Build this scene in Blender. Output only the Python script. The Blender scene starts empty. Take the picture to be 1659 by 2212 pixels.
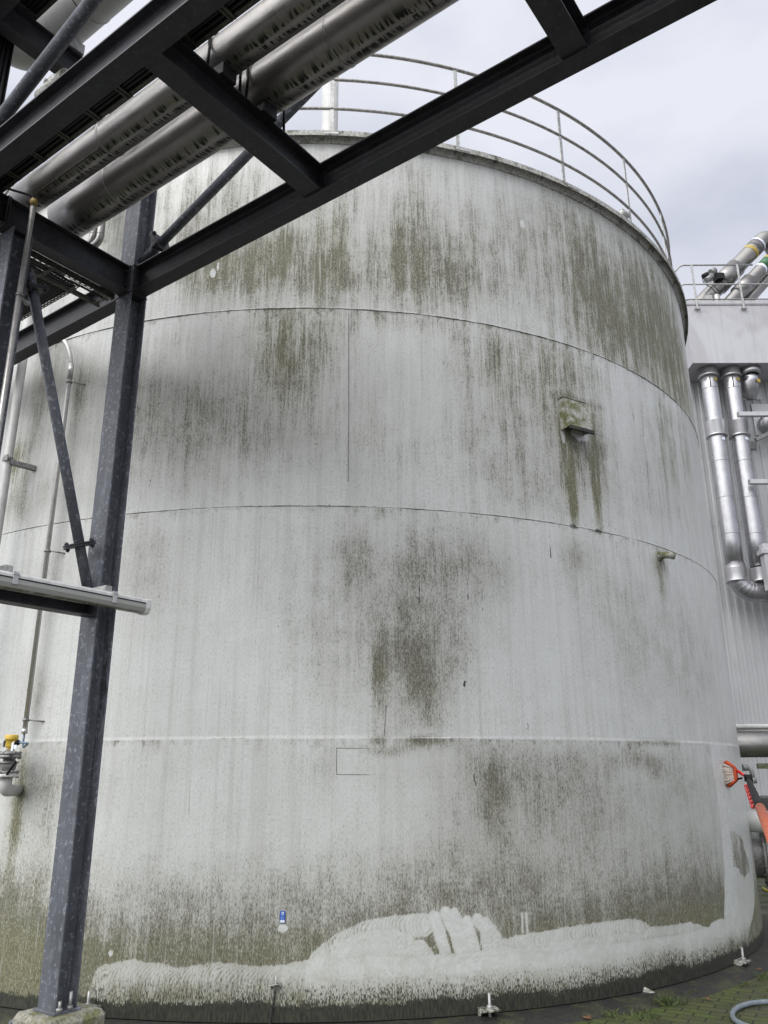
import bpy, math, random
import numpy as np
from mathutils import Vector, Matrix
random.seed(7); rng = np.random.default_rng(7)
C = bpy.context.scene.collection
SC = bpy.context.scene
PI = math.pi

# ------------------------------------------------------------------ camera
EYE = 1.72                                   # metres above the tank floor (z = 0)
F_PX, PITCH, ROLL = 1745.95, 0.3111, -0.0043  # focal length in 2212-px-high image units
cam = bpy.data.cameras.new('camera'); co = bpy.data.objects.new('camera', cam); C.objects.link(co)
cam.sensor_fit = 'VERTICAL'; cam.sensor_height = 36.0; cam.lens = F_PX / 2212 * 36.0
cam.clip_start = 0.05; cam.clip_end = 2000
co.matrix_world = Matrix.Translation((0, 0, EYE)) @ Matrix.Rotation(PI / 2 + PITCH, 4, 'X') @ Matrix.Rotation(ROLL, 4, 'Z')
SC.camera = co
SC.render.resolution_x, SC.render.resolution_y = 768, 1024

# ------------------------------------------------------------------ daylight
SUN_EL, SUN_AZ = math.radians(48), math.radians(222)      # azimuth clockwise from +Y: behind, left
w = bpy.data.worlds.new('World'); SC.world = w; w.use_nodes = True
nt = w.node_tree; nt.nodes.clear()
def N(t, **k):
    n = nt.nodes.new(t)
    for a, b in k.items(): setattr(n, a, b)
    return n
def L(a, b): nt.links.new(a, b)
sky = N('ShaderNodeTexSky', sky_type='NISHITA', sun_disc=False, sun_elevation=SUN_EL, sun_rotation=SUN_AZ)
tc = N('ShaderNodeTexCoord')
mp = N('ShaderNodeMapping'); mp.inputs['Scale'].default_value = (1, 1, 2.2); L(tc.outputs['Generated'], mp.inputs['Vector'])
n1 = N('ShaderNodeTexNoise'); n1.inputs['Scale'].default_value = 2.6; n1.inputs['Detail'].default_value = 5; n1.inputs['Roughness'].default_value = .5
L(mp.outputs[0], n1.inputs['Vector'])
cr = N('ShaderNodeValToRGB'); cr.color_ramp.elements[0].position = .34; cr.color_ramp.elements[1].position = .62
cr.color_ramp.elements[0].color = (.58, .615, .735, 1); cr.color_ramp.elements[1].color = (.87, .89, .975, 1)
L(n1.outputs[0], cr.inputs[0])
# overcast luminance: brighter towards the zenith and round the hidden sun
sd = Vector((math.sin(SUN_AZ) * math.cos(SUN_EL), math.cos(SUN_AZ) * math.cos(SUN_EL), math.sin(SUN_EL)))
dt = N('ShaderNodeVectorMath', operation='DOT_PRODUCT'); dt.inputs[1].default_value = sd; L(tc.outputs['Generated'], dt.inputs[0])
mr = N('ShaderNodeMapRange', interpolation_type='SMOOTHSTEP')
mr.inputs['From Min'].default_value = .30; mr.inputs['From Max'].default_value = 1.0
mr.inputs['To Min'].default_value = 1.0; mr.inputs['To Max'].default_value = 3.9
L(dt.outputs['Value'], mr.inputs['Value'])
gl = N('ShaderNodeMapRange', interpolation_type='SMOOTHSTEP'); gl.inputs['From Min'].default_value = .25; gl.inputs['From Max'].default_value = .8; L(dt.outputs['Value'], gl.inputs['Value'])
wm = N('ShaderNodeMix', data_type='RGBA'); L(gl.outputs[0], wm.inputs[0]); L(cr.outputs[0], wm.inputs[6]); wm.inputs[7].default_value = (.75, .755, .76, 1)
ml = N('ShaderNodeVectorMath', operation='SCALE'); L(wm.outputs[2], ml.inputs[0]); L(mr.outputs[0], ml.inputs['Scale'])
b1 = N('ShaderNodeBackground'); b1.inputs['Strength'].default_value = .1; L(sky.outputs[0], b1.inputs[0])
b2 = N('ShaderNodeBackground'); b2.inputs['Strength'].default_value = 1.0; L(ml.outputs[0], b2.inputs[0])
mx = N('ShaderNodeMixShader'); mx.inputs[0].default_value = .93; L(b1.outputs[0], mx.inputs[1]); L(b2.outputs[0], mx.inputs[2])
wo = N('ShaderNodeOutputWorld'); L(mx.outputs[0], wo.inputs[0])
sl = bpy.data.lights.new('sun', 'SUN'); sl.energy = 1.5; sl.angle = math.radians(35); sl.color = (1, .975, .94)
so = bpy.data.objects.new('sun', sl); C.objects.link(so)
so.rotation_euler = sd.to_track_quat('Z', 'Y').to_euler()
SC.view_settings.view_transform = 'Standard'; SC.view_settings.look = 'None'
SC.view_settings.gamma = 1; SC.view_settings.exposure = 0.0; SC.view_settings.use_curve_mapping = False

# ------------------------------------------------------------------ photo pixel -> point of the place
SS = 2212 / 4096
def ray(x, y):
    a = x * SS - 829.5; b = 1106 - y * SS
    cr_, sr = math.cos(ROLL), math.sin(ROLL)
    X = (a * cr_ - b * sr) / F_PX; Y = (a * sr + b * cr_) / F_PX
    cp, sp = math.cos(PITCH), math.sin(PITCH)
    return Vector((X, cp - Y * sp, sp + Y * cp))
E0 = Vector((0, 0, EYE))
def at_y(x, y, yy): d = ray(x, y); return E0 + d * (yy / d.y)
def at_z(x, y, zz): d = ray(x, y); return E0 + d * ((zz - EYE) / d.z)
def at_d(x, y, dist): d = ray(x, y); return E0 + d.normalized() * dist
TC = Vector((-.79, 12.0968, 0)); TR = 5.4173             # tank axis and radius
ZA, ZB, ZC, ZT = 1.98, 3.929, 5.897, 7.846               # seams and rim
def tank_sz(x, y, r=TR):
    d = ray(x, y); a = d.x**2 + d.y**2; b = d.x * TC.x + d.y * TC.y; c = TC.x**2 + TC.y**2 - r * r
    disc = max(b * b - a * c, 0); t = (b - math.sqrt(disc)) / a
    P = E0 + d * t
    th = math.atan2(P.x - TC.x, -(P.y - TC.y))            # 0 faces the viewer's side, + to the right
    return th * TR, P.z
def tank_pt(s, z, dr=0.0):
    th = s / TR; r = TR + dr
    return Vector((TC.x + r * math.sin(th), TC.y - r * math.cos(th), z))
def tank_frame(s):
    th = s / TR
    return Vector((math.sin(th), -math.cos(th), 0)), Vector((math.cos(th), math.sin(th), 0))   # outward, along
def on_tank(x, y, dr=0.0): s, z = tank_sz(x, y); return tank_pt(s, z, dr)
# pipe-rack frame: U along the rack towards the viewer's right, V across it
PHI = -.9405; RO = Vector((-2.1265, 5.9282, 0))
U = Vector((-math.sin(PHI), -math.cos(PHI), 0)); V = Vector((-math.cos(PHI), math.sin(PHI), 0)); Z = Vector((0, 0, 1))
def RP(u, v, z): return RO + U * u + V * v + Z * z
def at_u(x, y, u): d = ray(x, y); return E0 + d * ((u + RO.dot(U)) / d.dot(U))
def at_v(x, y, v): d = ray(x, y); return E0 + d * ((v + RO.dot(V)) / d.dot(V))

# ------------------------------------------------------------------ mesh helpers
class MB:
    def __init__(s): s.v = []; s.f = []; s.sm = []
    def add(s, vs, fs, smooth=False):
        o = len(s.v); s.v += [tuple(p) for p in vs]; s.f += [tuple(i + o for i in f) for f in fs]; s.sm += [smooth] * len(fs)
    def box(s, c, ax, ay, az, bev=0.0):
        """centre and three half-axis vectors, edges chamfered by bev"""
        c = Vector(c); A = [Vector(ax), Vector(ay), Vector(az)]
        if bev <= 0:
            vs = [c + A[0]*i + A[1]*j + A[2]*k for i in (-1, 1) for j in (-1, 1) for k in (-1, 1)]
            s.add(vs, [(0, 1, 3, 2), (4, 6, 7, 5), (0, 4, 5, 1), (2, 3, 7, 6), (0, 2, 6, 4), (1, 5, 7, 3)]); return
        ln = [a.length for a in A]; e = [a / l for a, l in zip(A, ln)]
        vs = {}; lst = []
        for i in (-1, 1):
            for j in (-1, 1):
                for k in (-1, 1):
                    for m in range(3):
                        q = [i, j, k]; h = [(ln[n] - (bev if n != m else 0)) for n in range(3)]
                        vs[(i, j, k, m)] = len(lst); lst.append(c + sum((e[n] * q[n] * h[n] for n in range(3)), Vector()))
        fs = []
        for m in range(3):
            a, b = [n for n in range(3) if n != m]
            for g in (-1, 1):
                loop = []
                for p, q in ((-1, -1), (1, -1), (1, 1), (-1, 1)):
                    key = [0, 0, 0]; key[m] = g; key[a] = p; key[b] = q; loop.append(vs[(*key, m)])
                fs.append(tuple(loop))
        for m in range(3):                      # edges along axis m
            a, b = [n for n in range(3) if n != m]
            for p in (-1, 1):
                for q in (-1, 1):
                    k0 = [0, 0, 0]; k0[m] = -1; k0[a] = p; k0[b] = q; k1 = list(k0); k1[m] = 1
                    fs.append((vs[(*k0, a)], vs[(*k1, a)], vs[(*k1, b)], vs[(*k0, b)]))
        for i in (-1, 1):
            for j in (-1, 1):
                for k in (-1, 1): fs.append(tuple(vs[(i, j, k, m)] for m in range(3)))
        s.add(lst, fs)
    def bar(s, p0, p1, side, w, h, bev=0.0):
        """box from p0 to p1, width w along side, height h along the third axis"""
        p0, p1 = Vector(p0), Vector(p1); d = p1 - p0; a = d.normalized()
        sd_ = (Vector(side) - a * Vector(side).dot(a)).normalized(); up = a.cross(sd_)
        s.box((p0 + p1) / 2, d / 2, sd_ * w / 2, up * h / 2, bev)
    def tube(s, pts, r, n=16, caps=True, smooth=True):
        pts = [Vector(p) for p in pts]; rs = r if isinstance(r, (list, tuple)) else [r] * len(pts)
        t0 = (pts[1] - pts[0]).normalized(); nrm = t0.orthogonal().normalized(); rings = []; vs = []
        for i, p in enumerate(pts):
            if i == 0: t = t0
            elif i == len(pts) - 1: t = (pts[i] - pts[i-1]).normalized()
            else:
                t = ((pts[i] - pts[i-1]).normalized() + (pts[i+1] - pts[i]).normalized())
                t = t.normalized() if t.length > 1e-6 else (pts[i+1] - pts[i]).normalized()
            nrm = (nrm - t * nrm.dot(t)).normalized(); b = t.cross(nrm)
            vs += [p + (nrm * math.cos(2*PI*k/n) + b * math.sin(2*PI*k/n)) * rs[i] for k in range(n)]
        fs = [(i*n + k, i*n + (k+1) % n, (i+1)*n + (k+1) % n, (i+1)*n + k) for i in range(len(pts)-1) for k in range(n)]
        s.add(vs, fs, smooth)
        if caps:
            o = len(s.v) - len(vs)
            s.f.append(tuple(o + k for k in range(n))[::-1]); s.sm.append(False)
            s.f.append(tuple(o + (len(pts)-1)*n + k for k in range(n))); s.sm.append(False)
    def cyl(s, p0, p1, r, n=20, r1=None): s.tube([p0, p1], [r, r if r1 is None else r1], n)
    def lathe(s, base, axis, prof, n=24, smooth=True):
        """prof = [(dist along axis, radius)...] closed at the ends by radius 0 if wanted"""
        base = Vector(base); a = Vector(axis).normalized(); e = a.orthogonal().normalized(); b = a.cross(e); vs = []
        for (h, r) in prof: vs += [base + a*h + (e*math.cos(2*PI*k/n) + b*math.sin(2*PI*k/n)) * max(r, 1e-4) for k in range(n)]
        fs = [(i*n + k, i*n + (k+1) % n, (i+1)*n + (k+1) % n, (i+1)*n + k) for i in range(len(prof)-1) for k in range(n)]
        s.add(vs, fs, smooth)
    def prism(s, poly, n, depth):
        """planar polygon (3-D points) pushed by n*depth"""
        poly = [Vector(p) for p in poly]; k = len(poly); q = [p + Vector(n) * depth for p in poly]
        s.add(poly + q, [tuple(range(k))[::-1], tuple(range(k, 2*k))] + [(i, (i+1) % k, k + (i+1) % k, k + i) for i in range(k)])
    def ibeam(s, p0, p1, up, h, b, tw, tf):
        p0, p1, up = Vector(p0), Vector(p1), Vector(up); a = (p1 - p0).normalized()
        up = (up - a*up.dot(a)).normalized(); sd_ = up.cross(a)
        r = .6 * tw + .006
        def P(y, z): return (y, z)
        hw, hh, t2 = b/2, h/2, tw/2
        half = [(-hw, -hh), (hw, -hh), (hw, -hh+tf), (t2+r, -hh+tf), (t2+r*.3, -hh+tf+r*.3), (t2, -hh+tf+r),
                (t2, hh-tf-r), (t2+r*.3, hh-tf-r*.3), (t2+r, hh-tf), (hw, hh-tf), (hw, hh), (-hw, hh), (-hw, hh-tf), (-t2-r, hh-tf),
                (-t2-r*.3, hh-tf-r*.3), (-t2, hh-tf-r), (-t2, -hh+tf+r), (-t2-r*.3, -hh+tf+r*.3), (-t2-r, -hh+tf), (-hw, -hh+tf)]
        c = (p0 + p1) / 2; L_ = (p1 - p0).length
        pl = [p0 + sd_*y + up*z for y, z in half]; k = len(pl); q = [p + a*L_ for p in pl]
        s.add(pl + q, [(i, (i+1) % k, k + (i+1) % k, k + i) for i in range(k)] + [tuple(range(k))[::-1], tuple(range(k, 2*k))])
    def mark(s): s.cuts = getattr(s, 'cuts', [0]); s.cuts.append((len(s.v), len(s.f)))
    def each(s, name, mat, parent=None):
        """every run of shapes since the last mark() becomes an object of its own"""
        cuts = [(0, 0)] + [c for c in getattr(s, 'cuts', []) if c]
        if cuts[-1] != (len(s.v), len(s.f)): cuts.append((len(s.v), len(s.f)))
        out = []
        for (v0, f0), (v1, f1) in zip(cuts, cuts[1:]):
            q = MB(); q.v = s.v[v0:v1]; q.f = [tuple(i-v0 for i in f) for f in s.f[f0:f1]]; q.sm = s.sm[f0:f1]; out.append(q.build(name, mat, parent))
        return out
    def build(s, name, mat, parent=None, **props):
        me = bpy.data.meshes.new(name); me.from_pydata(s.v, [], s.f); me.update()
        me.polygons.foreach_set('use_smooth', s.sm)
        me.materials.append(mat); o = bpy.data.objects.new(name, me); C.objects.link(o)
        if parent is not None: o.parent = parent; o.matrix_parent_inverse = parent.matrix_world.inverted()
        for k, v in props.items(): o[k] = v
        return o
def thing(name, label, cat, loc=(0, 0, 0), group=None):
    o = bpy.data.objects.new(name, None); C.objects.link(o); o.location = loc; o['label'] = label; o['category'] = cat
    o.empty_display_size = .1
    o.matrix_world = Matrix.Translation(loc)
    if group: o['group'] = group
    return o
def tag(o, label, cat, group=None):
    o['label'] = label; o['category'] = cat
    if group: o['group'] = group
    return o
def arc(c, e0, e1, r, a0, a1, n): return [Vector(c) + Vector(e0)*r*math.cos(a0+(a1-a0)*i/n) + Vector(e1)*r*math.sin(a0+(a1-a0)*i/n) for i in range(n+1)]
def fillet(pts, r, n=8):
    """polyline with rounded corners"""
    pts = [Vector(p) for p in pts]; out = [pts[0]]
    for a, b, c in zip(pts, pts[1:], pts[2:]):
        d0 = (a-b).normalized(); d1 = (c-b).normalized(); rr = min(r, (a-b).length*.49, (c-b).length*.49)
        for i in range(n+1):
            t = i/n; out.append((b+d0*rr)*(1-t)**2 + b*2*t*(1-t) + (b+d1*rr)*t*t)
    return out + [pts[-1]]

# ------------------------------------------------------------------ materials
class MT:
    """small node-graph writer"""
    def __init__(s, name):
        s.m = bpy.data.materials.new(name); s.m.use_nodes = True; s.t = s.m.node_tree
        s.bs = s.t.nodes['Principled BSDF']
    def n(s, t, ins=None, **k):
        n = s.t.nodes.new(t)
        for a, b in k.items(): setattr(n, a, b)
        for a, b in (ins or {}).items(): s.put(n, a, b)
        return n
    def put(s, n, key, val):
        i = n.inputs[key]
        if isinstance(val, bpy.types.NodeSocket): s.t.links.new(val, i)
        elif isinstance(val, (tuple, list)) and i.type == 'RGBA' and len(val) == 3: i.default_value = (*val, 1)
        else: i.default_value = val
    def mapv(s, vec, scale, loc=(0, 0, 0)): return s.n('ShaderNodeMapping', {'Vector': vec, 'Scale': scale, 'Location': loc}).outputs[0]
    def noise(s, vec, scale=1, detail=3, rough=.5, dist=0):
        return s.n('ShaderNodeTexNoise', {'Vector': vec, 'Scale': scale, 'Detail': detail, 'Roughness': rough, 'Distortion': dist}).outputs[0]
    def math(s, op, a, b=0.0, c=0.0, clamp=False):
        n = s.n('ShaderNodeMath', operation=op, use_clamp=clamp); s.put(n, 0, a); s.put(n, 1, b); s.put(n, 2, c); return n.outputs[0]
    def ramp(s, v, a, b, lo=0.0, hi=1.0):
        return s.n('ShaderNodeMapRange', {'Value': v, 'From Min': a, 'From Max': b, 'To Min': lo, 'To Max': hi}, interpolation_type='SMOOTHSTEP').outputs[0]
    def mix(s, f, a, b, mode='MIX'):
        n = s.n('ShaderNodeMix', data_type='RGBA', blend_type=mode)
        s.put(n, 0, f); s.put(n, 6, a); s.put(n, 7, b); return n.outputs[2]
    def coord(s, w='Object'): return s.n('ShaderNodeTexCoord').outputs[w]
    def geo(s, w): return s.n('ShaderNodeNewGeometry').outputs[w]
    def fin(s, col=None, rough=.5, metal=0.0, bump=None, bstr=.2, bdist=.005, spec=.5):
        if col is not None: s.put(s.bs, 'Base Color', col)
        s.put(s.bs, 'Roughness', rough); s.put(s.bs, 'Metallic', metal); s.put(s.bs, 'Specular IOR Level', spec)
        if bump is not None:
            b = s.n('ShaderNodeBump', {'Height': bump, 'Strength': bstr, 'Distance': bdist}); s.put(s.bs, 'Normal', b.outputs[0])
        return s.m
def plain(name, col, rough=.5, metal=0.0, var=.25, scale=14, bump=.1, spec=.5):
    m = MT(name); c = m.geo('Position'); n = m.noise(c, scale, 5, .6)
    d = tuple(x*(1-var) for x in col); l = tuple(min(1, x*(1+var)) for x in col)
    return m.fin(m.mix(m.ramp(n, .3, .7), d, l), m.ramp(n, .2, .8, max(rough-.08, .02), rough+.1), metal, n, bump, .003, spec)

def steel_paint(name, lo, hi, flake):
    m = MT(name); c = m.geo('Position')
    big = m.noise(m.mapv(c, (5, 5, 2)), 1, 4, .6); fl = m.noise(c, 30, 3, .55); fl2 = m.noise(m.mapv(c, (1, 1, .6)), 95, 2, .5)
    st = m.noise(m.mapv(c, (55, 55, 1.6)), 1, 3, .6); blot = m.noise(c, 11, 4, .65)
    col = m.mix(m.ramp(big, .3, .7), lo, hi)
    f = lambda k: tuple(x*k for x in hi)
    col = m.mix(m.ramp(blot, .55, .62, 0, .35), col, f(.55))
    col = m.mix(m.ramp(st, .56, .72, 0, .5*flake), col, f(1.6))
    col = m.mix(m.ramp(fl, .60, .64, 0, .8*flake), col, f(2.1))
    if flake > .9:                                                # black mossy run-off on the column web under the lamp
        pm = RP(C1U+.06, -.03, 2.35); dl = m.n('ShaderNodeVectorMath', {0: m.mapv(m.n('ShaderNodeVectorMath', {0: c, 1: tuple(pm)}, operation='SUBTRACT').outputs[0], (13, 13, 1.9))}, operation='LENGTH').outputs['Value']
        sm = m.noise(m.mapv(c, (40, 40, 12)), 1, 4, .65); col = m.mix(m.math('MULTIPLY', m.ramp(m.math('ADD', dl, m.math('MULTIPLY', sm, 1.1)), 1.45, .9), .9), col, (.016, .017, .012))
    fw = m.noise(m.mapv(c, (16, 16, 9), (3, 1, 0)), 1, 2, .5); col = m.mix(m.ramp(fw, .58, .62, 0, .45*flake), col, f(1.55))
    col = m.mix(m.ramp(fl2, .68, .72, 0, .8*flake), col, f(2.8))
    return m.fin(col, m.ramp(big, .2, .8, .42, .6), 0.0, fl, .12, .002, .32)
def cladding(name, base=(.52, .50, .48), drips=True, rough=.34, pitch=.02):
    """aluminium pipe jacket; UV = (metres along, turn: 0 top .5 bottom)"""
    m = MT(name); c = m.geo('Position'); uv = m.n('ShaderNodeUVMap').outputs[0]
    sx = m.n('ShaderNodeSeparateXYZ', {0: uv}); al, tn = sx.outputs[0], sx.outputs[1]
    big = m.noise(c, 3.2, 4, .6); fine = m.noise(c, 70, 3, .6)
    col = m.mix(m.ramp(big, .3, .7), tuple(x*.86 for x in base), base)
    dn = m.noise(m.mapv(uv, (5, 14, 1)), 1, 4, .65)
    col = m.mix(m.ramp(dn, .5, .75, 0, .35), col, (.20, .18, .155))
    dk = 0.0
    if drips:
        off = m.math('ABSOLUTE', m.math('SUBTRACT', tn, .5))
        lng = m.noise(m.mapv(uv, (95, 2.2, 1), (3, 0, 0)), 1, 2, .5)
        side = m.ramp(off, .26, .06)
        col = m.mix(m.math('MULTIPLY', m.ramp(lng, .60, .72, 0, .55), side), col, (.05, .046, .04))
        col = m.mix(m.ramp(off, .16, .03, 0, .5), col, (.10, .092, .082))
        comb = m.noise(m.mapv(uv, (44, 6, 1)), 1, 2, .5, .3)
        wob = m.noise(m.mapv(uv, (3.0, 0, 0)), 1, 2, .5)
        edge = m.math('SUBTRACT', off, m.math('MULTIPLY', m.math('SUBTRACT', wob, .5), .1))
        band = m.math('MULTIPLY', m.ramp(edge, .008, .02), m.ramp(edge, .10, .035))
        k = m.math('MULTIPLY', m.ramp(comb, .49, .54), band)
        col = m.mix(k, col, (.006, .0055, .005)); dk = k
    return m.fin(col, m.math('ADD', m.ramp(dn, .3, .7, rough-.05, rough+.14), m.math('MULTIPLY', dk, .35)), m.math('SUBTRACT', .82, m.math('MULTIPLY', dk, .8)), fine, .16, .004)

C1U, C1L, C1D = .0136, .196, .156                             # column offset and section
M = {}
M['steel'] = steel_paint('shade_darkened_steel', (.024, .024, .028), (.042, .042, .050), .35)  # column steel again, with the shade under the rack put into its colour
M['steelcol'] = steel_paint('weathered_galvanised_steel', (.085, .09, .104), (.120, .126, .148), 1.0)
M['clad'] = cladding('weathered_pipe_jacket', (.36, .345, .335), True, .33)
M['clad_clean'] = cladding('pipe_jacket', (.27, .262, .255), False, .30)
M['duct'] = cladding('smooth_duct_metal', (.43, .43, .45), False, .28)
M['galv'] = plain('galvanised_rail', (.36, .36, .35), .42, .55, .3, 22)
M['railtube'] = plain('weathered_handrail', (.26, .25, .235), .5, .35, .4, 30)
M['stain'] = plain('stainless', (.50, .49, .48), .38, .7, .1, 20, .01)
M['dark'] = plain('dark_cable', (.012, .012, .014), .6, 0, .3, 30)
M['black'] = plain('black_rubber', (.009, .009, .010), .6, 0, .2, 30, .1, .25)
M['tray'] = plain('dirty_cable_tray', (.085, .08, .07), .55, .5, .4, 25)
M['white'] = plain('white_paint', (.68, .68, .66), .45, 0, .12, 18)
M['whitepipe'] = plain('pale_pipe_jacket', (.46, .46, .45), .5, .05, .12, 5)
M['yellow'] = plain('yellow_housing', (.62, .43, .06), .42, 0, .12, 30)
M['ycap'] = plain('dull_yellow_cap', (.34, .25, .06), .55, 0, .2, 30)
M['cast'] = plain('grey_cast_steel', (.24, .24, .235), .5, .5, .3, 40)
M['bluecable'] = plain('blue_cable', (.16, .22, .30), .5, 0, .1, 30)
M['bluelabel'] = plain('blue_label', (.012, .085, .42), .35, 0, .06, 20)
M['whitelabel'] = plain('white_label', (.72, .76, .86), .35, 0, .03, 20)
M['paletext'] = plain('pale_print', (.20, .32, .72), .35, 0, .05, 20)
M['red'] = plain('red_plastic', (.55, .02, .015), .35, 0, .1, 40)
M['orange'] = plain('orange_pole', (.62, .10, .012), .32, 0, .1, 15)
M['orangebr'] = plain('orange_bristles', (.50, .07, .02), .7, 0, .3, 120)
M['bristle'] = plain('white_bristles', (.50, .43, .38), .7, 0, .2, 120)
M['hose'] = plain('grey_blue_hose', (.17, .20, .23), .45, 0, .15, 25)
M['yhose'] = plain('yellow_hose', (.62, .48, .05), .45, 0, .1, 25)
M['leaf'] = plain('dry_leaf', (.13, .065, .03), .7, 0, .4, 60)
M['green'] = plain('green_band', (.03, .12, .05), .4, 0, .1, 20)
M['yband'] = plain('yellow_band', (.38, .29, .06), .4, 0, .1, 20)
M['grband'] = plain('dark_grey_band', (.13, .125, .14), .4, 0, .1, 20)
def smudged():
    m = MT('smudged_pale_cladding'); c = m.geo('Position'); a = m.noise(m.mapv(c, (.75, .75, .55), (2, 0, 1)), 1, 5, .6, .6); b = m.noise(m.mapv(c, (9, 9, .5)), 1, 3, .55); d = m.noise(c, 30, 3, .6)
    col = m.mix(m.ramp(a, .42, .62, 0, .55), (.43, .428, .455), (.27, .265, .275)); col = m.mix(m.ramp(b, .5, .72, 0, .25), col, (.24, .235, .23)); col = m.mix(m.ramp(d, .62, .72, 0, .35), col, (.22, .22, .22))
    return m.fin(col, .42, .05, d, .05, .003)
M['box'] = smudged()
M['wall'] = plain('corrugated_wall', (.40, .405, .415), .45, .1, .06, 1.0, .02)
M['sheetpatch'] = plain('flashing_sheet', (.52, .52, .54), .4, .3, .06, 2, .02)
M['under'] = plain('sheet_lap_grey', (.34, .34, .35), .55, 0, .1, 3)  # grey for the thin lap strips across the wall sheets

# tank shell: 'stain' attribute r grime, g algae, b black mould, a scrubbed clean
def tank_paint():
    m = MT('stained_tank_paint'); uv = m.n('ShaderNodeUVMap').outputs[0]
    at = m.n('ShaderNodeAttribute', attribute_name='stain'); sp = m.n('ShaderNodeSeparateColor', {0: at.outputs['Color']})
    g, al, bk = sp.outputs[0], sp.outputs[1], sp.outputs[2]; cl = at.outputs['Alpha']
    high = m.ramp(m.n('ShaderNodeSeparateXYZ', {0: uv}).outputs[1], 2.2, 6.0, .42, 1.0)
    broad = m.noise(m.mapv(uv, (9, .5, 1)), 1, 4, .6)
    fine = m.noise(m.mapv(uv, (48, 2.6, 1)), 1, 4, .62)
    speck = m.noise(m.mapv(uv, (150, 42, 1)), 1, 3, .6)
    grit = m.noise(m.mapv(uv, (70, 14, 1), (9, 4, 0)), 1, 4, .65)
    cloud = m.noise(m.mapv(uv, (1.1, .8, 1)), 1, 4, .6)
    dirty = m.math('SUBTRACT', 1.0, cl, clamp=True)
    g1 = m.math('MULTIPLY', g, m.math('ADD', 1.0, m.math('MULTIPLY', high, m.ramp(broad, .30, .70, -.42, .28))))
    g1 = m.math('MULTIPLY', g1, m.math('ADD', 1.0, m.math('MULTIPLY', high, m.ramp(fine, .30, .70, -.20, .16))))
    g1 = m.math('MULTIPLY', g1, m.ramp(m.noise(m.mapv(uv, (5, 4, 1), (1, 8, 0)), 1, 5, .6), .3, .7, .75, 1.2))
    g1 = m.math('MULTIPLY', m.math('ADD', g1, m.ramp(cloud, .4, .75, 0, .08)), dirty)
    base = m.mix(m.ramp(cloud, .3, .7), (.632, .645, .642), (.682, .698, .702))
    base = m.mix(m.ramp(speck, .44, .64, 0, .32), base, (.40, .40, .38))
    film = m.mix(al, (.25, .24, .21), (.205, .20, .082))
    hair = m.noise(m.mapv(uv, (120, .7, 1), (4, 1, 0)), 1, 3, .6); run = m.noise(m.mapv(uv, (17, .35, 1), (8, 5, 0)), 1, 3, .55)
    base = m.mix(m.math('MULTIPLY', m.ramp(hair, .54, .70, 0, .30), dirty), base, (.34, .335, .31)); base = m.mix(m.math('MULTIPLY', m.ramp(run, .46, .68, 0, .26), dirty), base, (.36, .355, .33))
    swirl = m.noise(m.mapv(uv, (7, 9, 1), (3, 3, 0)), 1, 5, .65, 1.5); base = m.mix(m.math('MULTIPLY', m.ramp(swirl, .36, .62, .08, .50), cl), base, (.43, .43, .41))
    tone = m.n('ShaderNodeAttribute', attribute_name='tone').outputs['Fac']
    tone = m.math('MULTIPLY', m.math('MULTIPLY', tone, m.ramp(fine, .3, .7, .88, 1.1)), dirty)
    base = m.mix(m.math('MULTIPLY', tone, .75, clamp=True), base, (.305, .302, .285))
    col = m.mix(m.math('MULTIPLY', m.math('POWER', m.math('MINIMUM', g1, 1.45), .95), .66, clamp=True), base, film)
    v = m.math('ADD', m.math('MULTIPLY', m.math('SUBTRACT', speck, .5), 1.1), m.math('MULTIPLY', m.math('SUBTRACT', grit, .5), .8))
    v = m.math('ADD', v, m.math('MULTIPLY', m.math('MULTIPLY', m.math('SUBTRACT', fine, .5), .5), high))
    v = m.math('ADD', v, m.math('MULTIPLY', m.math('MINIMUM', g1, 1.35), .25))
    dots = m.math('MULTIPLY', m.ramp(v, .04, .48, 0, .90), m.ramp(cl, .95, .35))
    col = m.mix(m.math('MULTIPLY', dots, m.ramp(g1, .0, 1.0, .24, 1.0)), col, m.mix(al, (.070, .067, .056), (.072, .073, .026)))
    fle = m.math('MULTIPLY', m.ramp(m.noise(m.mapv(uv, (120, 40, 1), (2, 6, 0)), 1, 3, .6), .56, .68, 0, .45), m.math('MULTIPLY', m.ramp(g1, .25, .9), dirty))
    col = m.mix(fle, col, (.52, .515, .48))
    lk = m.noise(m.mapv(uv, (36, 1.2, 1), (7, 3, 0)), 1, 3, .55)                 # pale rinsed streaks
    col = m.mix(m.math('MULTIPLY', m.math('MULTIPLY', m.ramp(lk, .58, .72, 0, .55), high), m.ramp(g, .3, .8)), col, (.58, .58, .56))
    v2 = m.math('ADD', bk, m.math('ADD', m.math('MULTIPLY', m.math('SUBTRACT', speck, .5), 1.5), m.math('MULTIPLY', m.math('SUBTRACT', grit, .5), 1.0)))
    mould = m.ramp(v2, .40, .64)
    col = m.mix(mould, col, m.mix(m.ramp(grit, .4, .62), (.007, .008, .005), (.034, .035, .020)))
    h = m.math('ADD', m.math('MULTIPLY', speck, .5), m.math('MULTIPLY', cloud, 2.0))
    return m.fin(col, m.ramp(g1, 0, 1, .27, .68), 0.0, h, .2, .004, .6)
M['tank'] = tank_paint()
def weld_paint():
    m = MT('weld_bead'); c = m.geo('Position'); n = m.noise(c, 9, 4, .7); n2 = m.noise(c, 60, 2, .5)
    col = m.mix(m.ramp(n, .42, .6), (.045, .043, .035), (.42, .42, .40))
    return m.fin(m.mix(m.ramp(n2, .5, .7, 0, .6), col, (.05, .05, .04)), .6, 0, n2, .4, .004)
M['weld'] = weld_paint()
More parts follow.
